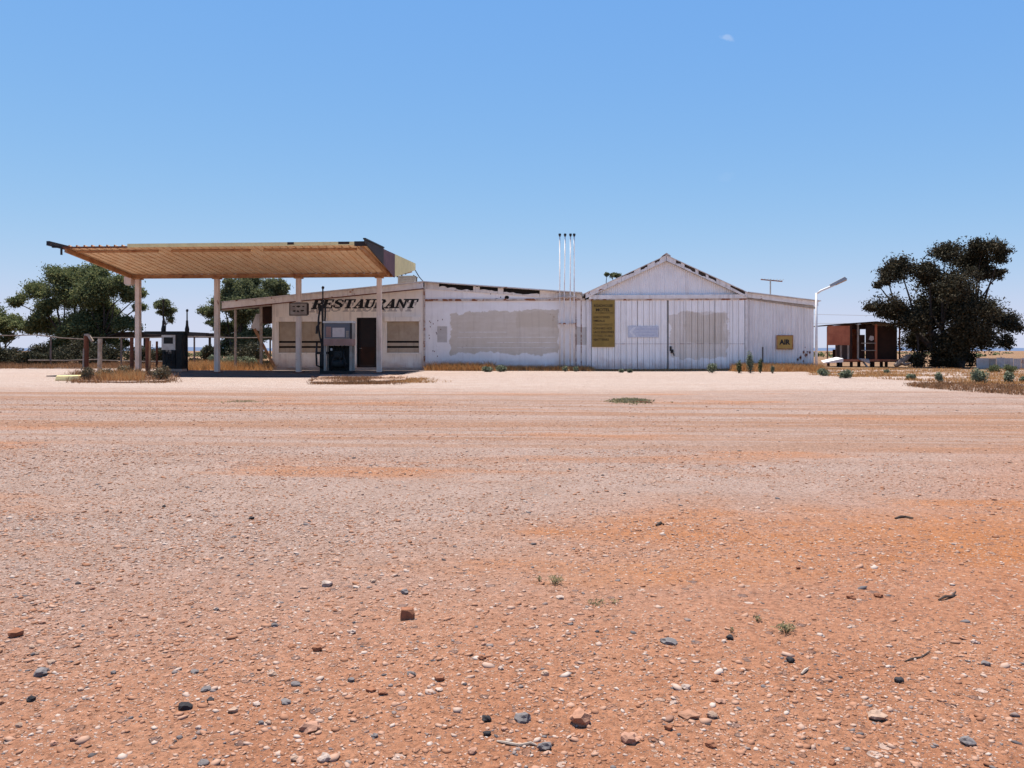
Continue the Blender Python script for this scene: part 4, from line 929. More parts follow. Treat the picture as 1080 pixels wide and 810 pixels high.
# ------------------------------------------------------------------ pumps, hose masts, islands
YQ = 31.0
def pump_right():
    y = YQ; x0, x1 = X(343.5, y), X(373, y); zt = Z(358, 339.5, y); z0 = .14; zd = Z(358, 357.5, y); zp = Z(358, 364.5, y); d = .55; W = x1-x0
    t = thing('petrol_pump', ((x0+x1)/2, y, 0), 'gutted petrol pump with wide glass dial head by the restaurant door', 'petrol pump', 'petrol pumps')
    mb = MB(); mb.box(x0, x1, y-.27, y+.27, zd, zt-.05); mb.build('head', M['pumpgrey'], t)
    mb = MB(); mb.box(x0-.02, x1+.02, y-.3, y+.3, zt-.05, zt+.02); mb.build('top_cap', M['pumpwhite'], t)
    mb = MB(); mb.box(x0+.05, x1-.07, y-.285, y-.272, zd+.03, zt-.07)
    gm, nt, b = newmat('dial_glass'); b.inputs['Base Color'].default_value = (0.07, 0.07, 0.085, 1); b.inputs['Roughness'].default_value = .25; b.inputs['Specular IOR Level'].default_value = .5
    h = mb.build('dial_glass', gm, t)
    mb = MB(); mb.box(x0+W*.32, x1-W*.25, y-.291, y-.286, zd+.07, zt-.24); mb.build('dial_card', M['dialwhite'], h)
    mb = MB(); mb.box(x0+.1, x0+W*.27, y-.291, y-.286, zd+.07, zt-.2); mb.build('dial_card', M['pumppink'], h)
    mb = MB(); mb.box(x1-W*.2, x1-W*.1, y-.291, y-.286, zd+.05, zt-.36); mb.build('dial_card', M['pumpgrey'], h)
    mb = MB(); mb.box(x1-.07, x1+.01, y-.29, y-.275, zd, zt-.06); mb.build('trim', M['steel'], t)
    mb = MB(); mb.box(x0, x1, y-.29, y+.26, zp, zd-.003); mb.build('lower_panel', M['pumppink'], t)
    for a, b in ((x0+.0, x0+.08), (x1-.1, x1-.02)):
        mb = MB(); mb.box(a, b, y-.25, y-.15, z0, zp-.003); mb.box(a, b, y+.15, y+.25, z0, zp-.003); mb.build('upright', M['pumpgrey'], t)
    mb = MB(); mb.box(x0+.05, x1-.05, y+.16, y+.2, z0, zp-.004); mb.build('back_panel', M['pumpdark'], t)
    mb = MB(); mb.box(x0, x1, y-.28, y+.28, z0-.1, z0-.002); mb.build('base', M['steel'], t)
    # guts: motor, meter, pipes
    mb = MB(); xm = (x0+x1)/2; mb.tube([(xm-.25, y-.02, .42), (xm+.2, y-.02, .42)], [.15, .15], 12); mb.tube([(xm+.2, y-.02, .42), (xm+.3, y-.02, .42)], [.09, .07], 10); mb.build('motor', M['pumpdark'], t, False)
    mb = MB(); mb.box(xm-.2, xm+.14, y-.12, y+.1, .66, .92); mb.tube([(xm-.03, y-.17, .78), (xm-.03, y-.12, .78)], .09, 12); mb.build('meter', M['pumpdark'], t)
    for k, (dx, r) in enumerate(((-.3, .03), (.28, .03), (.05, .025))):
        mb = MB(); mb.tube([(xm+dx, y-.1, z0), (xm+dx*.9, y-.12, .5), (xm+dx*.6, y-.05, .75), (xm+dx*.7, y, zp)], r, 8); mb.build('fuel_pipe', M['rubber'], t, True)
    mb = MB(); mb.tube([(xm-.3, y-.2, .98), (xm-.24, y-.2, .98)], .05, 8); mb.build('gauge', M['pumpwhite'], t)
pump_right()
def hose_mast(px, py_top, py_mid, y, label, big):
    x = X(px, y); zt = Z(px, py_top, y); zm = Z(px, py_mid, y)
    t = thing('hose_mast', (x, y, 0), label, 'hose mast', 'hose masts')
    mb = MB(); mb.tube([(x, y, 0), (x, y, zt)], [.045, .028], 8); mb.build('pole', M['steel'], t)
    mb = MB(); mb.tube([(x, y, zt-.02), (x, y, zt+.04), (x+.03, y, zt+.09)], [.04, .06, .045], 8); mb.build('pulley', M['steel'], t)
    if big:
        for k in range(3):
            s = (-1, 1, .2)[k]; mb = MB(); n = 16; pts = []
            for i in range(n+1):
                u = i/n; z = zm+(.25-zm)*u; pts.append((x+s*(.05+.09*math.sin(u*math.pi*1.7+k))*(1 if k < 2 else .5), y-.08-.05*math.sin(u*6+k), z))
            if k == 0: pts += [(x-.2, y-.15, .35), (x-.22, y-.15, .8), (x-.2, y-.12, 1.25)]
            mb.tube(pts, .038, 8); mb.build('hose', M['rubber'], t, True)
        mb = MB(); mb.box(x-.24, x+.22, y-.12, y+.08, Z(px, 373.5, y), Z(px, 371, y)); mb.build('cross_arm', M['steel'], t)
        mb = MB(); mb.tube([(x-.2, y-.16, Z(px, 352, y)), (x-.18, y-.18, Z(px, 345, y)), (x-.06, y-.14, Z(px, 340, y))], [.05, .045, .03], 8); mb.build('nozzle', M['rubber'], t)
        mb = MB(); mb.box(x-.1, x+.12, y-.08, y+.08, 0, .9); mb.build('casing', M['pumpdark'], t)
    else:
        mb = MB(); mb.tube([(x, y, Z(px, 353, y)), (x, y, Z(px, 347, y)), (x, y, Z(px, 343, y)), (x, y, Z(px, 338, y))], [.09, .1, .06, .05], 8); mb.build('hose_balancer', M['rubber'], t)
hose_mast(340.5, 304.5, 322, YQ-.1, 'tall black hose mast tangled with hoses beside the gutted pump', True)
def pump_left():
    y = 34.0; x0, x1 = X(174, y), X(188.2, y); xs = X(194.5, y); zt = Z(181, 353.5, y); zh = Z(181, 369, y)
    t = thing('petrol_pump', ((x0+x1)/2, y, 0), 'dark petrol pump with square white dial head behind the rusty posts', 'petrol pump', 'petrol pumps')
    mb = MB(); mb.box(x0, x1, y-.3, y+.2, zh, zt); mb.build('head', M['pumpwhite'], t)
    mb = MB(); mb.box(x0+.1, x1-.1, y-.31, y-.302, zh+.27, zt-.1); mb.build('dial_window', M['pumpdark'], t)
    mb = MB(); mb.box(x0+.02, x1-.02, y-.27, y+.2, .14, zh-.003); mb.build('body', M['pumpdark'], t)
    mb = MB(); mb.box(x1+.004, xs, y-.25, y+.22, .06, zt+.03); mb.build('side_case', M['pumpdark'], t)
    mb = MB(); mb.box(x0-.06, xs+.04, y-.34, y+.28, 0, .135); mb.build('base', M['concrete'], t)
    mb = MB(); mb.box(x0-.9, xs, y-.1, y+.3, zt+.034, zt+.17); mb.build('header_beam', M['pumpdark'], t)
    for k in range(2):
        mb = MB(); a = x0+.12+.25*k; mb.tube([(a, y-.29, zh-.1), (a+.03, y-.36, .7), (a+.14, y-.38, .35), (a+.2, y-.32, .8)], .022, 6); mb.build('hose', M['rubber'], t, True)
    for (a, b, c, d) in ((.3, .45, .9, 1.15), (.52, .7, .8, 1.2)):
        mb = MB(); W = x1-x0; mb.box(x0+a*W, x0+b*W, y-.285, y-.272, c, d); mb.build('panel_plate', M['pumpgrey'], t)
pump_left()
hose_mast(172.3, 318, 335, 34.2, 'thin hose mast at the left side of the white-headed pump', False)
hose_mast(197.3, 328.5, 340, 34.2, 'thin hose mast at the right side of the white-headed pump', False)

def island(name, label, outline, h, mat):
    pts = [G(*q) for q in outline]; c = sum(pts, Vector())/len(pts); mb = MB()
    b = [(p.x, p.y, gz(p.x, p.y)-.05) for p in pts]; tp = [(p.x, p.y, gz(p.x, p.y)+h) for p in pts]
    mb.hexa(b, tp); o = mb.build(name, M[mat], origin=(c.x, c.y, gz(c.x, c.y))); tag(o, label, 'kerb island')
    bv = o.modifiers.new('bevel', 'BEVEL'); bv.width = .03; bv.segments = 2
    return o
island('pump_island', 'broken concrete pump island below the gutted pump', [(329, 404), (352, 404.6), (386, 404), (428, 402), (430, 397.5), (390, 396.4), (338, 397)], .06, 'islanddirt')
island('pump_island', 'overgrown concrete island under the leaning rusty posts', [(82, 403), (130, 404), (174, 403), (184, 400), (186, 395), (150, 393), (88, 394)], .05, 'islanddirt')
def yellow_kerb():
    a, b = G(57, 401.5), G(81, 401.8); mb = MB(); mb.hexa([(a.x, a.y, -.02), (b.x, b.y, -.02), (b.x, b.y+.35, -.02), (a.x, a.y+.35, -.02)], [(a.x+.03, a.y+.04, .15), (b.x-.03, b.y+.04, .17), (b.x-.03, b.y+.31, .17), (a.x+.03, a.y+.31, .14)])
    o = mb.build('kerb_block', M['yellow'], origin=((a.x+b.x)/2, a.y, 0)); tag(o, 'yellow painted kerb block at the left island end', 'kerb')
    o.modifiers.new('bevel', 'BEVEL').width = .03
yellow_kerb()
def canopy_shade_pad():  # dark sheet added to paint the canopy's shade on the ground
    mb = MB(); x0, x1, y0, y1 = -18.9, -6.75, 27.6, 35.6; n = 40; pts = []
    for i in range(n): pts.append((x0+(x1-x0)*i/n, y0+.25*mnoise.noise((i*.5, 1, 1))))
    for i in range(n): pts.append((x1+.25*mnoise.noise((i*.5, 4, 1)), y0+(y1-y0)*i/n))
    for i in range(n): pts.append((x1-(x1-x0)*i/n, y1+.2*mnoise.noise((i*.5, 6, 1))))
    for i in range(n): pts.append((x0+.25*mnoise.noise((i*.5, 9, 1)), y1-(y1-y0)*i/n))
    mb.hexa([(x, y, -.05) for x, y in pts], [(x, y, .03) for x, y in pts]); o = mb.build('canopy_shade_sheet', weather('painted_canopy_shade', (0.062, 0.052, 0.046), (0.045, 0.036, 0.031), scale=1.5, bump=.5, rough=.9))
    tag(o, 'dark sheet painted as the shade under the petrol canopy', 'pavement', kind='structure')
canopy_shade_pad()
def bollard(px, py_top, py_base, w_, mat, label, lean=0, split=False):
    B = G(px, py_base); y = B.y; zt = Z(px, py_top, y); t = thing('bollard_post', B, label, 'post', 'posts on the left island'); mb = MB(); r = w_*y/840/2; h = zt-B.z
    pts = []; rad = []
    for i in range(7):
        u = i/6; pts.append((B.x+lean*u*y/840+.012*mnoise.noise((px, u*3, 0)), y, B.z-.1+(h+.1)*u)); rad.append(r*(1+.12*mnoise.noise((px*.3, u*4, 9))))
    mb.tube(pts, rad, 9); mb.build('shaft', M[mat], t)
    if split:
        mb = MB(); mb.bar((B.x+r*1.3, y-.04, B.z), (B.x+r*1.6, y-.04, B.z+h*.93), .06, .05); mb.build('steel_angle', M['canopyrust'], t)
    return t, B, zt
t, B, zt = bollard(91, 354, 395.5, 5, 'rust', 'rusty leaning pipe post with a bent timber cap')
mb = MB(); mb.bar((B.x-.05, B.y-.02, zt+.02), (B.x+.12, B.y-.02, zt+.03), .1, .09); mb.bar((B.x+.1, B.y-.03, zt+.03), (B.x+.27, B.y-.03, zt-.22), .1, .08); mb.build('cap_timber', M['wood'], t)
mb = MB(); mb.bar((B.x-.06, B.y-.1, B.z+.3), (B.x-.04, B.y-.1, zt-.5), .05, .04); mb.build('pale_batten', M['wood'], t)
bollard(105, 357, 392.5, 4.6, 'wood', 'bleached round timber post beside the rusty pipe posts', .6)
bollard(139, 356, 396.5, 4.0, 'rust', 'thin rusty pipe post in front of the leftmost canopy post')
bollard(155.5, 356.5, 397, 4.4, 'rust', 'rusty post with a pale steel angle strapped to it', split=True)
bollard(165.5, 360, 393, 2.4, 'rust', 'thin rusty post left of the white-headed pump')

# ------------------------------------------------------------------ rusty hut on the right
def hut():
    y = 46.5; f = lambda px: X(px, y); g = lambda py, px=910: Z(px, py, y); D = 2.6
    t = thing('rusty_hut', (f(912), y+1.3, 0), 'derelict raised rust-coloured hut frame beside the dark gum tree', 'hut')
    x0, xm, x1 = f(872.6), f(924), f(950); zf = g(380); ztl, ztm, ztr = g(344.5), g(340), g(343.2)
    mb = MB(); mb.box(f(886), x1, y, y+D, zf-.1, zf); mb.build('floor', M['rust'], t)
    mb = MB(); mb.box(f(886), x1, y-.03, y-.003, zf-.06, zf+.06); mb.build('floor_rail', M['rustpanel'], t)
    mb = MB(); mb.box(x0, f(896.2), y-.02, y+.02, g(364), ztl+.05); mb.build('front_panel', M['rustpanel'], t)
    mb = MB(); mb.prism([(x0-.05, ztl+.055), (xm, ztm), (x1, ztr), (x1, ztr+.05), (xm, ztm+.06), (x0-.05, ztl+.11)], y-.1, y+D); mb.build('roof', M['rustdark'], t)
    for px, w_, mt, b in ((873, .05, 'rust', 386), (887.3, .09, 'wood', 379.8), (895, .09, 'wood', 379.8), (905.3, .09, 'wood', 379.8), (924.3, .12, 'rustpanel', 379.8), (949.3, .07, 'rust', 379.8)):
        mb = MB(); x = f(px); mb.box(x-w_/2, x+w_/2, y+.03, y+.1, max(0, g(b)), {873: ztl, 887.3: g(364), 895: g(364)}.get(px, ztr if px > 930 else g(342))); mb.build('upright', M[mt], t)
    mb = MB(); mb.box(f(896.4), f(899), y+.03, y+D-.1, zf, g(342)); mb.build('side_wall', M['rustdark'], t)
    mb = MB(); mb.box(f(908.5), f(924), y+D-.1, y+D-.05, zf, g(343)); mb.build('rear_wall', M['rustpanel'], t); mb = MB(); mb.box(f(914), f(923.5), y+.12, y+.16, zf, g(343)); mb.build('front_wall', M['rustdark'], t)
    mb = MB(); mb.box(f(926), x1-.1, y+.25, y+.3, zf, ztr-.02); mb.build('right_wall', M['rustdark'], t)
    mb = MB(); mb.box(f(896.5), f(924), y+.6, y+.66, g(347), g(341.5)); mb.build('header', M['rustdark'], t)
    mb = MB(); mb.box(f(894), f(912), y+D-.04, y+D, zf, g(368.5)); mb.build('rear_panel', M['rustdark'], t)
    mb = MB(); mb.box(f(908), f(914.2), y+.3, y+.35, zf, g(353)); mb.build('inner_panel', M['rustdark'], t)
    mb = MB(); mb.box(f(899.6), f(901.4), y+1.2, y+1.3, zf, g(342)); mb.build('inner_post', M['rustdark'], t)
    mb = MB(); mb.box(f(896.6), f(912), y+.8, y+.9, g(353.2), g(351.2)); mb.box(f(897), f(905), y+.8, y+.88, g(369), g(368)); mb.build('cross_rail', M['rust'], t)
    mb = MB(); mb.box(f(908.6), f(924), y-.0, y+.05, g(362.4), g(361.5)); mb.box(f(908.6), f(924), y, y+.05, g(370), g(369.2)); mb.build('cross_rail', M['wood'], t)
    mb = MB(); mb.prism([(f(917), g(358)), (f(920), g(359.5)), (f(922.5), g(358)), (f(922), g(354.5)), (f(918.5), g(354))], y+.105, y+.118); mb.build('torn_notice', M['dialwhite'], t)
    for px in (888, 899, 922, 936, 947):
        mb = MB(); x = f(px); mb.box(x-.06, x+.06, y+.1, y+.25, 0, zf-.1); mb.box(x-.06, x+.06, y+D-.3, y+D-.1, 0, zf-.1); mb.build('stump', M['rustdark'], t)
    mb = MB(); mb.bar(P(910, 381, y-.1), P(917, 390, y-.5), .1, .06); mb.build('broken_leg', M['wood'], t)
    mb = MB(); a = P(906, 378, y-.1)
    mb.hexa([(a.x, y-.3, zf), (a.x+.55, y-.3, zf-.2), (a.x+.6, y-.05, zf-.15), (a.x, y-.05, zf+.02)], [(a.x+.05, y-.3, zf+.1), (a.x+.5, y-.28, zf+.02), (a.x+.55, y-.05, zf+.08), (a.x+.05, y-.05, zf+.12)]); mb.build('crumpled_sheet', M['fencegrey'], t)
hut()
def white_sheet():
    y = 43.0; a = P(865.5, 382.5, y); b = P(886, 377.5, y); mb = MB()
    mb.hexa([(a.x, y-.5, a.z-.02), (b.x, y-.5, b.z-.22), (b.x, y+.6, b.z-.02), (a.x+.2, y+.6, a.z+.06)], [(a.x, y-.5, a.z+.01), (b.x, y-.5, b.z-.02), (b.x, y+.6, b.z+.04), (a.x+.2, y+.6, a.z+.1)])
    o = mb.build('loose_white_sheet', M['lampwhite'], origin=(a.x, y, 0)); tag(o, 'bright white sheet lying tilted on the ground left of the hut', 'sheet')
white_sheet()
def fallen_log():
    y = 44.0; mb = MB(); mb.tube([P(944, 386, y), P(950, 382, y), P(957, 376.5, y), P(960, 374.5, y+.3)], [.12, .17, .13, .06], 8); mb.tube([P(950, 382, y), P(955, 384.5, y-.3), P(961, 383, y-.4)], [.12, .09, .05], 7)
    o = mb.build('fallen_log', M['oldwood'], origin=(X(950, y), y, 0)); tag(o, 'pale fallen log between the hut and the tree trunk', 'log')
fallen_log()
def low_fence():
    y = 43.0; t = thing('iron_fence', (X(1060, y), y, 0), 'low grey corrugated iron fence behind the saltbush at right', 'fence'); px = 1030
    cols = ['fencegrey', 'wood', 'fencegrey', 'fencegrey', 'fencegrey', 'trimrust', 'fencegrey', 'fencegrey', 'fencegrey', 'fencegrey']
    ws = [13, 8, 9, 9, 8, 10, 10, 10, 10, 10]
    for wq, mt in zip(ws, cols):
        mb = MB(); a, b = X(px, y), X(px+wq, y)-.01; corr(mb, a, b, y+RNG.uniform(-.02, .02), 0, Z(px, 377.5+RNG.uniform(-.7, .7), y), .09, .012, 5); mb.build('fence_sheet', M[mt], t, True); px += wq
low_fence()
def rail_fence():
    y = 44.0; t = thing('rail_fence', (X(110, y), y, 0), 'old timber and pipe rail fence under the left tree', 'fence')
    for px in (53.5, 128, 205, 285):
        x = X(px, y); mb = MB(); mb.tube([(x, y, -.1), (x, y, 1.72)], .05, 7); mb.build('fence_post', M['oldwood'], t)
    for pa, pb, ya_, yb_, r in ((-20, 38, 353, 353.2, .04), (38, 92, 353.2, 358, .045), (92, 205, 356, 355, .04), (205, 288, 355, 356, .05), (30, 108, 380, 379, .06), (108, 200, 380, 381, .05)):
        mb = MB(); mb.tube([P(pa, ya_, y-.08), P((pa+pb)/2, (ya_+yb_)/2+.8, y-.08), P(pb, yb_, y-.08)], r*.8, 6); mb.build('rail', M['oldwood'], t)
    return t
rail_fence()
def low_shelter():
    y = 60.0; t = thing('low_shelter', (X(160, y), y+2, 0), 'long dark flat-roofed shelter behind the petrol pumps', 'shelter')
    for a, b, p0, p1 in ((60, 196, 350, 355.5), (217, 300, 351.5, 356)):
        mb = MB(); mb.box(X(a, y), X(b, y), y, y+4, Z(150, p1, y), Z(150, p0, y)); mb.build('roof', M['darkwood'], t)
        for k in range(4):
            px = a+2+(b-a-4)*k/3; x = X(px, y); mb = MB(); mb.box(x-.07, x+.07, y+.3, y+.44, 0, Z(150, p1, y)-.003); mb.build('post', M['darkwood'], t)
    mb = MB(); mb.box(X(195, y), X(217, y), y+.2, y+.35, Z(205, 356.2, y), Z(205, 354.4, y)); mb.build('link_beam', M['fencegrey'], t)
low_shelter()
def white_beam():
    y = 39.5; mb = MB(); a, b = P(31, 389.2, y), P(88, 388.8, y); mb.bar(a, b, .16, .12); o = mb.build('barrier_log', M['wood'], origin=a); tag(o, 'long bleached barrier log lying behind the left island', 'log')
    for k, px in enumerate((34, 60, 85)):
        pass
white_beam()
def wires():
    for py0, py1, lab in ((330.0, 331.5, 'upper'), (341.0, 334.0, 'lower')):
        y = 110.0; pts = []
        for i in range(15):
            u = i/14; q = P(800+340*u, py0+(py1-py0)*u, y); q.z -= .9*math.sin(math.pi*u)*.35; pts.append(q)
        mb = MB(); mb.tube(pts, .022, 4); o = mb.build('power_line', M['greymetal'], origin=pts[0]); tag(o, lab+' of two thin power lines crossing behind the lamp post', 'cable', 'power lines')
    y = 110.0
    for px, lab in ((800, 'power pole hidden behind the shed carrying the power lines'), (1140, 'power pole beyond the dark tree carrying the power lines')):
        x = X(px, y); mb = MB(); mb.tube([(x, y, 0), (x, y, Z(px, 326, y))], [.16, .11], 8); zz = Z(px, 331, y); mb.box(x-1, x+1, y-.06, y+.06, zz-.1, zz)
        o = mb.build('power_pole', M['darkwood'], origin=(x, y, 0)); tag(o, lab, 'power pole')
wires()

# ------------------------------------------------------------------ trees
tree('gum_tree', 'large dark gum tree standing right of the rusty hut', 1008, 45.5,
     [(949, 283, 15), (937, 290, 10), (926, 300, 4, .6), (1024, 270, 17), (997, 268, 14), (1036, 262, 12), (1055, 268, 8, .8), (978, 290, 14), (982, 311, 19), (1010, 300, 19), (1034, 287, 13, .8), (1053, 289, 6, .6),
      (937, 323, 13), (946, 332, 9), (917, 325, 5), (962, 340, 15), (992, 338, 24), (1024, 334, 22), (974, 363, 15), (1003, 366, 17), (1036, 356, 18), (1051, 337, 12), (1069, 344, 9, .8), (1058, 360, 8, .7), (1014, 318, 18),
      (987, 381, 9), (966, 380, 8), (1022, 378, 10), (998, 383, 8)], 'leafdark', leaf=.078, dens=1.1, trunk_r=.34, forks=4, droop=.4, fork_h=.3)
tree('pepper_tree', 'broad rounded tree behind the left island posts', 92, 60.0,
     [(36, 311, 11), (17, 320, 8, .8), (59, 294, 12), (80, 289, 14), (101, 289, 13), (119, 300, 14), (135, 311, 11), (149, 311, 6, .7), (69, 312, 16), (94, 316, 18), (47, 327, 11), (84, 337, 18), (118, 327, 13), (130, 340, 9), (72, 354, 12), (95, 355, 15), (118, 354, 10, .8), (146, 325, 6, .6), (38, 343, 10, .8), (58, 342, 12), (105, 342, 13), (126, 363, 9, .8), (58, 367, 10), (100, 370, 11), (82, 372, 10), (142, 345, 8, .7)],
     'leafpepper', leaf=.092, dens=1.35, trunk_r=.4, forks=4, fork_h=.28)
tree('small_gum', 'small tree cut by the left frame edge', 8, 62.0, [(2, 345, 9), (14, 338, 8), (24, 345, 7), (-8, 335, 10), (32, 350, 4, .6), (8, 356, 6, .7)], 'leafpepper', leaf=.11, dens=.9, trunk_r=.16, forks=2, fork_h=.3)
tree('pepper_tree', 'leafy tree rising behind the verandah end of the restaurant', 258, 58.0,
     [(246, 303, 11), (266, 299, 12), (285, 302, 11), (299, 305, 7, .8), (221, 330, 8), (237, 319, 11), (225, 341, 6, .8), (254, 327, 14), (276, 330, 13), (250, 347, 11), (240, 364, 11), (266, 362, 13), (284, 352, 10), (226, 372, 8), (292, 318, 11), (238, 346, 10), (272, 315, 12), (255, 312, 11)],
     'leafgum', leaf=.092, dens=1.35, trunk_r=.3, forks=3, fork_h=.3)
tree('young_tree', 'slender young tree seen between the two left canopy posts', 176, 70.0, [(173, 323, 6), (177, 331, 5.5), (168, 320, 3.5, .7), (180, 337, 4, .7), (171, 330, 4, .7), (176, 318, 3, .6), (182, 328, 3, .6)], 'leafgum', leaf=.085, dens=1.3, trunk_r=.12, forks=1, fork_h=.6)
tree('distant_tree', 'treetop showing above the left slope of the shed roof', 648, 64.0, [(640, 290, 2.2, .4), (646, 290, 2.6, .5), (652, 291, 3, .5), (650, 302, 7, .6)], 'leafgum', leaf=.09, dens=.45, trunk_r=.2, forks=1, fork_h=.6)
# dark undergrowth on the left
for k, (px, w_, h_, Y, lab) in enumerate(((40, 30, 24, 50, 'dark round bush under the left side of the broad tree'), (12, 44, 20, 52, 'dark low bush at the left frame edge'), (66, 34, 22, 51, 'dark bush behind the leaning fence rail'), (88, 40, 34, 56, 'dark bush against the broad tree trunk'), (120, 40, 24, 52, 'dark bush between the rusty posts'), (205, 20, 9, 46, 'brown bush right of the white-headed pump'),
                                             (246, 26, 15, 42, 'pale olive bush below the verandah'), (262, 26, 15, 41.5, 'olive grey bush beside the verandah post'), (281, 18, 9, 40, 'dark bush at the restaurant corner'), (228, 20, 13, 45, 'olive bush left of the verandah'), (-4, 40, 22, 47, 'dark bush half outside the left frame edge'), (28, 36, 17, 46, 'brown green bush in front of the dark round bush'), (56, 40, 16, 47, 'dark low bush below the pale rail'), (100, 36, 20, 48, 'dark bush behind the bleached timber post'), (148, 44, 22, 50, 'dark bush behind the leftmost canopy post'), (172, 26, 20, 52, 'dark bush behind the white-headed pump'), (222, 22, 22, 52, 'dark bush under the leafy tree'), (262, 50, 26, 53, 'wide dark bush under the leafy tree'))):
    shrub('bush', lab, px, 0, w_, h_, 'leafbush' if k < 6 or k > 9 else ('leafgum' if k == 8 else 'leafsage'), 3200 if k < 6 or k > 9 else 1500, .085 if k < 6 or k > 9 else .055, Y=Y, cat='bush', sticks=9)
# saltbush along the right verge and against the shed
for (px, py, w_, h_, lab) in ((990, 404.0, 9, 11, 'single upright grey green saltbush on the right verge'), (1033, 404.4, 21, 16, 'largest round saltbush on the right verge'), (1065, 404.5, 13, 13, 'saltbush right of the largest one near the frame edge'), (1082, 404, 12, 7, 'saltbush cut by the right frame edge'),
                              (962, 401, 12, 6, 'low flat saltbush on the verge below the hut'), (892, 399, 15, 9, 'low saltbush by the white sheet'), (868, 396.5, 14, 8, 'dusty saltbush at the lamp pole foot'), (935, 394, 7, 4, 'tiny saltbush under the hut floor'),
                              (1050, 393, 16, 8, 'dark green bush at the foot of the iron fence'), (1066, 393, 18, 8, 'second dark green bush at the foot of the iron fence'),
                              (751, 393.3, 13, 10, 'round blue green bush before the right shed door'), (779, 393.5, 8, 16, 'stalky dark plant at the shed corner'), (791, 393.5, 10, 23, 'tall spiky plant at the start of the lean-to'), (802, 393.5, 6, 16, 'thin plant by the stake on the lean-to wall'), (814.5, 394, 5, 8, 'small green weed under the AIR sign'),
                              (514, 392.3, 14, 6.5, 'low grey green bush by the blockwork wall'), (528, 392.2, 14, 7, 'second low grey green bush by the blockwork wall'), (596, 392, 8, 6, 'green weed at the foot of the left vent pipes'), (607, 392, 6, 5.5, 'green weed at the foot of the right vent pipes'),
                              (655, 393, 6, 4, 'small green weed below the ochre board'), (664, 393.2, 6, 4, 'small green weed below the arrow sign'),
                              (130, 399, 26, 15, 'straggly olive bush between the posts on the left island'), (168, 402, 24, 17, 'olive bush at the right end of the left island'), (92, 402.5, 18, 17, 'grey green bush before the leaning post'), (112, 401, 24, 13, 'dry bush before the bleached timber post')):
    dark = lab.startswith(('dark', 'second dark', 'stalky', 'thin')); shrub('saltbush', lab, px, py, w_, h_, 'leafgum' if dark else ('leafdry' if py > 398 and px < 200 else 'leafsage'), 420 if w_ < 10 else 900, .04, sticks=7)
def stake():
    y = YS-.5; x = X(804.5, y); mb = MB(); mb.tube([(x, y, -.05), (x, y, Z(804.5, 366, y))], .03, 6); o = mb.build('stake', M['darkwood'], origin=(x, y, 0)); tag(o, 'dark stake standing before the lean-to wall', 'stake')
stake()

# ------------------------------------------------------------------ dry grass
def scatter(n, fx, dens=None):
    out = []
    while len(out) < n:
        p = fx()
        if dens is None or random.random() < dens(*p): out.append(p)
    return out
def gpx(px, py): q = G(px, py); return (q.x, q.y)
def strip_pts(n, a, b, y0, y1, clump=.35):
    out = []
    while len(out) < n:
        px = random.uniform(a, b); y = random.uniform(y0, y1); x = X(px, y)
        if mnoise.noise((x*.5, y*.7, 4.4))*.8+.5 > random.random(): out.append((x, y))
    return out
pts = strip_pts(2300, 450, 520, YB-1.3, YB-.05); grass('tall straw grass along the blockwork wall', pts, [random.uniform(.1, .55)*random.uniform(.5, 1) for _ in pts], blades=9)
pts = strip_pts(2600, 520, 624, YB-1.0, YB-.05); grass('short orange dry grass below the repainted patch and pipes', pts, [random.uniform(.08, .36)*random.uniform(.5, 1) for _ in pts])
pts = strip_pts(1100, 624, 785, YB-.55, YB-.2); grass('sparse dry grass along the foot of the shed doors', pts, [random.uniform(.03, .14) for _ in pts])
pts = strip_pts(3800, 775, 868, YB-2.2, YB-.15); grass('thick straw grass along the lean-to', pts, [random.uniform(.1, .42) for _ in pts])
pts = []
for _ in range(8000):
    px = random.uniform(855, 1130); v = (px-855)/225; py = random.uniform(388.5, 396+15*min(1.1, v)**1.25+2*mnoise.noise((px*.03, 3, 1)))
    q = gpx(px, py)
    if mnoise.noise((q[0]*.3, q[1]*.9, 8.8))*1.5+.4 > random.random(): pts.append(q)
grass('rusty dry grass on the verge at right', pts, [random.uniform(.02, .13) for _ in pts], blades=8, wd=.008, mat='straw')
pts = []
for _ in range(2200):
    px = random.uniform(960, 1130); v = (px-955)/125; q = gpx(px, random.uniform(404, 407+10*v**.8))
    if mnoise.noise((q[0]*.6, q[1]*.5, 2.8))*.9+.5 > random.random(): pts.append(q)
grass('reddish dead grass fringe along the right verge edge', pts, [random.uniform(.02, .12) for _ in pts], blades=8, mat='deadgrass')
pts = [gpx(random.uniform(330, 392)+random.random()*40*(random.random() < .6), random.uniform(399.5, 405.5)) for _ in range(1700)]
grass('dead brown grass over the edge of the broken island', pts, [random.uniform(.02, .13)*(1+.9*mnoise.noise((p_[0]*1.3, p_[1], 3))) for p_ in pts], mat='deadgrass')
pts = [gpx(random.gauss(430, 14), random.uniform(399.5, 404)) for _ in range(260)]; grass('thin dry grass trailing right of the broken island', pts, [random.uniform(.03, .12) for _ in pts])
pts = [gpx(random.uniform(78, 182), random.uniform(393.5, 404)) for _ in range(1100)]; grass('dry grass tangle over the left island', pts, [random.uniform(.03, .2)*(1+.9*mnoise.noise((p_[0]*1.3, p_[1], 3))) for p_ in pts], mat='deadgrass', spread=.16)
pts = [gpx(random.uniform(105, 150), random.uniform(396, 403.5)) for _ in range(500)]; grass('orange tinted grass tufts in the middle of the left island', pts, [random.uniform(.1, .4) for _ in pts])
pts = strip_pts(2200, 196, 288, 36, 47); grass('dry grass behind the canopy and below the verandah', pts, [random.uniform(.15, .5) for _ in pts])
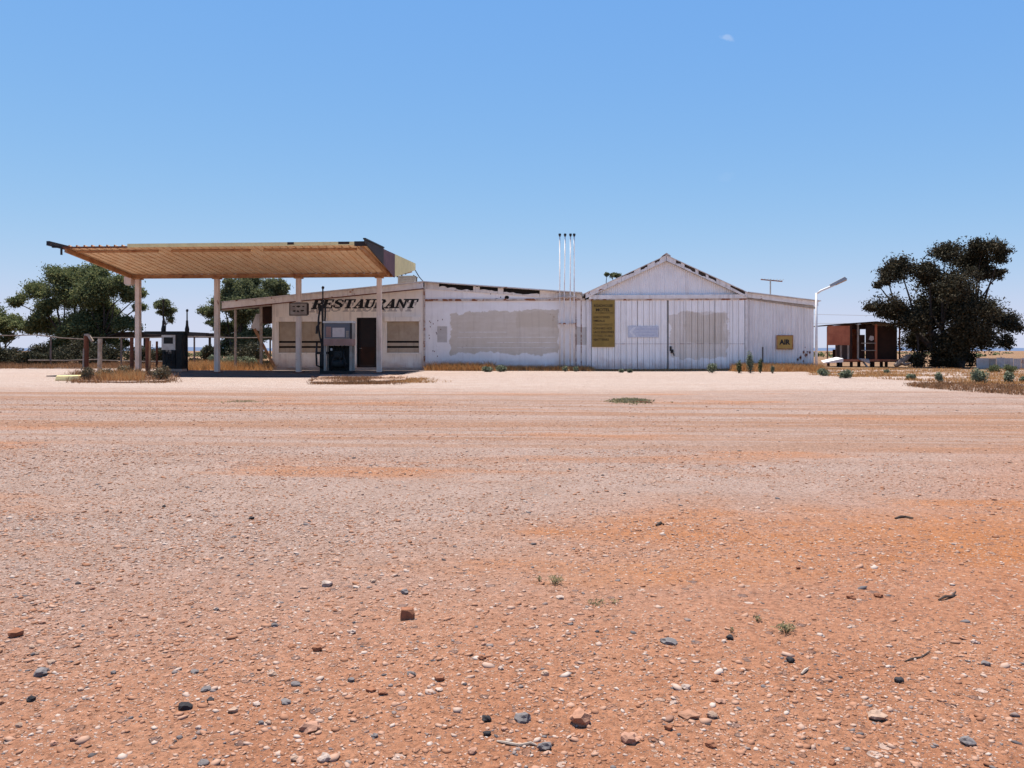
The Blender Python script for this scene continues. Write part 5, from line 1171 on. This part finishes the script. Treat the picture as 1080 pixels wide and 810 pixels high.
pts = strip_pts(2200, -40, 200, 39, 50); grass('dry grass under the broad left tree', pts, [random.uniform(.08, .35) for _ in pts], mat='deadgrass')
def far_scrub():
    ps = []
    for _ in range(900):
        a = math.radians(random.uniform(-44, 42)); d = random.uniform(95, 420); x, y = d*math.sin(a), d*math.cos(a)
        if mnoise.noise((x*.02, y*.02, .3)) < -.1: continue
        r = random.uniform(.35, 1.1); n = 22; p = RNG.normal(size=(n, 3)); p = p/np.linalg.norm(p, axis=1, keepdims=True)*RNG.uniform(.3, 1, (n, 1))*np.array([r*1.3, r*1.3, r*.7]); p[:, 2] = np.abs(p[:, 2]); ps.append(p+np.array([x, y, 0]))
    o = link('far_scrub', leaf_mesh('far_scrub', np.concatenate(ps), .3, .6), M['leafgum']); tag(o, 'dark low scrub across the paddock to the horizon', 'scrub', kind='stuff')
far_scrub()

# ------------------------------------------------------------------ single stones, sticks and weeds in the foreground
def rock(label, px, py, wpx, hpx, col, seed, blocky=.0, flat=1.0, name='stone', cat='stone', grp='single stones on the gravel'):
    B = G(px, py); s = B.y/840; w_ = wpx*s; h_ = min(hpx, wpx*(.8 if blocky else .55))*s*flat
    bm = bmesh.new()
    if blocky:
        bmesh.ops.create_cube(bm, size=1.4); bmesh.ops.bevel(bm, geom=bm.edges[:], offset=.12, segments=1, affect='EDGES'); bmesh.ops.subdivide_edges(bm, edges=bm.edges[:], cuts=1)
    else: bmesh.ops.create_icosphere(bm, subdivisions=2, radius=1)
    for v in bm.verts:
        f = 1+.5*mnoise.noise(v.co*1.3+Vector((seed*7.3, 0, 0)))+.14*mnoise.noise(v.co*3.7+Vector((0, seed*5.1, 0)))
        v.co = Vector((v.co.x*w_/2, v.co.y*w_*.42, v.co.z*h_*.6))*f
    bmesh.ops.rotate(bm, verts=bm.verts[:], cent=(0, 0, 0), matrix=Matrix.Rotation(math.sin(seed*9)*.5 if not blocky else .25, 3, 'Z'))
    mz = min(v.co.z for v in bm.verts)
    for v in bm.verts: v.co.z -= mz+h_*.3*(.4 if blocky else 1)
    me = bpy.data.meshes.new(name); bm.to_mesh(me); bm.free()
    key = 'stone_%.2f_%.2f_%.2f' % col
    if key not in M: M[key] = weather(key, col, tuple(k*.7 for k in col), scale=25, bump=.5, rough=.9)
    o = link(name, me, M[key]); o.location = B; tag(o, label, cat, grp); return o
REDR = (.27, .11, .055); DK = (.03, .026, .026); SL = (.18, .155, .145); SAL = (.38, .2, .13); WH = (.42, .32, .26); CRM = (.38, .25, .175)
for i, (lab, px, py, w_, h_, c, bl) in enumerate((
    ('blocky red brown brick lump, the biggest rock in the middle foreground', 430, 652, 18, 13, REDR, 1), ('dark triangular stone left of a smaller dark one', 195, 747, 15, 8, DK, 0), ('smaller dark stone right of the dark triangular one', 222, 740, 9, 7, DK, 0),
    ('wide red stone with a deep shadow near the bottom middle', 612, 763, 24, 13, (.4, .2, .12), 0), ('slate grey stone left of the wide red stone', 552, 760, 17, 9, SL, 0), ('slate grey stone at the very bottom near the pale stick', 575, 790, 14, 10, SL, 0),
    ('flat salmon slab in the lower left', 328, 769, 24, 9, SAL, 0), ('cream quartz stone at the bottom left of centre', 342, 802, 15, 10, WH, 0), ('dark charcoal stone above the bottom right', 948, 719, 10, 9, DK, 0),
    ('small black stone below the green weed', 834, 698, 9, 7, DK, 0), ('small black stone under a tiny sprig', 770, 674, 8, 8, DK, 0), ('flat dark stone casting a long shadow', 727, 756, 20, 6, (.3, .15, .09), 0),
    ('salmon boulderlet near the bottom edge', 664, 782, 19, 11, SAL, 0), ('pale flat stone in the lower right', 925, 758, 20, 8, CRM, 0), ('grey stone at the bottom right corner', 1021, 785, 14, 8, SL, 0),
    ('red stone at the left edge', 16, 671, 16, 9, REDR, 0), ('grey blue stone at the left edge', 43, 712, 15, 7, SL, 0), ('small dark stone at the far left', 33, 739, 10, 6, DK, 0), ('dark stone by the pale stick', 513, 760, 11, 9, DK, 0), ('small dark stone under another by the stick', 514, 775, 9, 11, DK, 0),
    ('red stone below the middle patch', 335, 686, 11, 6, REDR, 0), ('flat grey slab right of centre', 706, 678, 18, 6, SL, 0), ('pale pebble in the middle foreground', 345, 618, 11, 6, WH, 0), ('grey pebble left of the brick lump', 427, 626, 9, 7, SL, 0), ('dark pebble in the left middle distance', 265, 548, 6, 4, DK, 0), ('small dark pebble in the middle distance', 173, 535, 4, 3, DK, 0))):
    rock(lab, px, py, w_, h_, c, i+1.3, bl)
rs = random.Random(5); shared = []
for k in range(70):                                                        # further loose stones, alike
    px, py = rs.uniform(-20, 1100), rs.choice((rs.uniform(600, 700), rs.uniform(680, 808), rs.uniform(700, 808)))
    if px > 560 and rs.random() < .45: px = rs.uniform(-20, 560)
    cn, cc = rs.choice((('salmon', SAL), ('salmon', SAL), ('cream', CRM), ('cream', CRM), ('pale buff', (.46, .34, .27)), ('grey', (.16, .135, .125)), ('red brown', REDR), ('red brown', REDR), ('orange', (.36, .18, .1))))
    sd_n = 'left' if px < 400 else ('right' if px > 700 else 'middle')
    rock('loose %s stone in the gravel of the %s foreground' % (cn, sd_n), px, py, rs.uniform(7, 13)*(.6+.4*(py-600)/200), rs.uniform(3, 6), cc, rs.uniform(1, 50), 0, grp='loose %s stones in the %s foreground' % (cn, sd_n))
def stick(label, pts, r, mat='darkwood', name='stick', lift=.004):
    q = [G(*p) for p in pts]; q = [Vector((p.x, p.y, p.z+r*.4+lift*(i % 2))) for i, p in enumerate(q)]; r *= .6; mb = MB(); mb.tube(q, [r*(.6 if i in (0, len(q)-1) else 1) for i in range(len(q))], 6); o = mb.build(name, M[mat], origin=q[0]); tag(o, label, 'stick')
stick('curled dark piece of bark in the orange patch at right', [(944, 547.5), (950, 546.2), (956, 546), (963, 547.8)], .016)
stick('short curved brown stick at the right', [(990, 633.5), (997, 632), (1004, 630), (1008, 627)], .012, lift=.01)
stick('thin brown twig below the curved stick', [(954, 698), (962, 696), (972, 693.5), (981, 688)], .006)
stick('long pale twig near the bottom middle', [(524, 782.5), (534, 785.5), (548, 787), (560, 785.8), (566, 787)], .008, 'wood')
stick('pale curled strip left of the charcoal stone', [(845, 712), (849, 709), (852, 706)], .011, 'wood')
stick('thin reddish stick beside the green patch', [(660, 424), (672, 424.6), (687, 425)], .03, 'rust')
stick('small dark twig in the middle distance', [(692, 555), (697, 553), (700, 554)], .02, 'darkwood')
for (px, py, w_, h_, lab, n) in ((830, 667, 26, 14, 'bushy olive weed in the right foreground', 260), (800, 655, 10, 6, 'small olive weed left of the bushy one', 80), (585, 616, 18, 13, 'upright yellow green weed in the middle foreground', 160), (628, 638, 22, 5, 'flat sparse weed right of the upright one', 90), (772, 667, 6, 8, 'tiny sprig behind a small black stone', 40), (569, 613, 6, 7, 'tiny sprig left of the upright weed', 40), (648, 636, 10, 4, 'tiny flat weed beside the sparse one', 50)):
    shrub('weed', lab, px, py, w_, h_, 'leafgreen', n//2, .009, cat='weed', sticks=11, flat=.55)
pts = [gpx(random.gauss(665, 9), random.gauss(423, 1.0)) for _ in range(240)]; grass('green grass mat on the far gravel', pts, [random.uniform(.02, .06) for _ in pts], mat='leafgreen', name='green_grass', wd=.014)
pts = [gpx(random.gauss(258, 8), random.gauss(423.3, .5)) for _ in range(60)]; grass('faint green grass smear on the far gravel at left', pts, [random.uniform(.01, .03) for _ in pts], mat='leafgreen', name='green_grass', wd=.014)
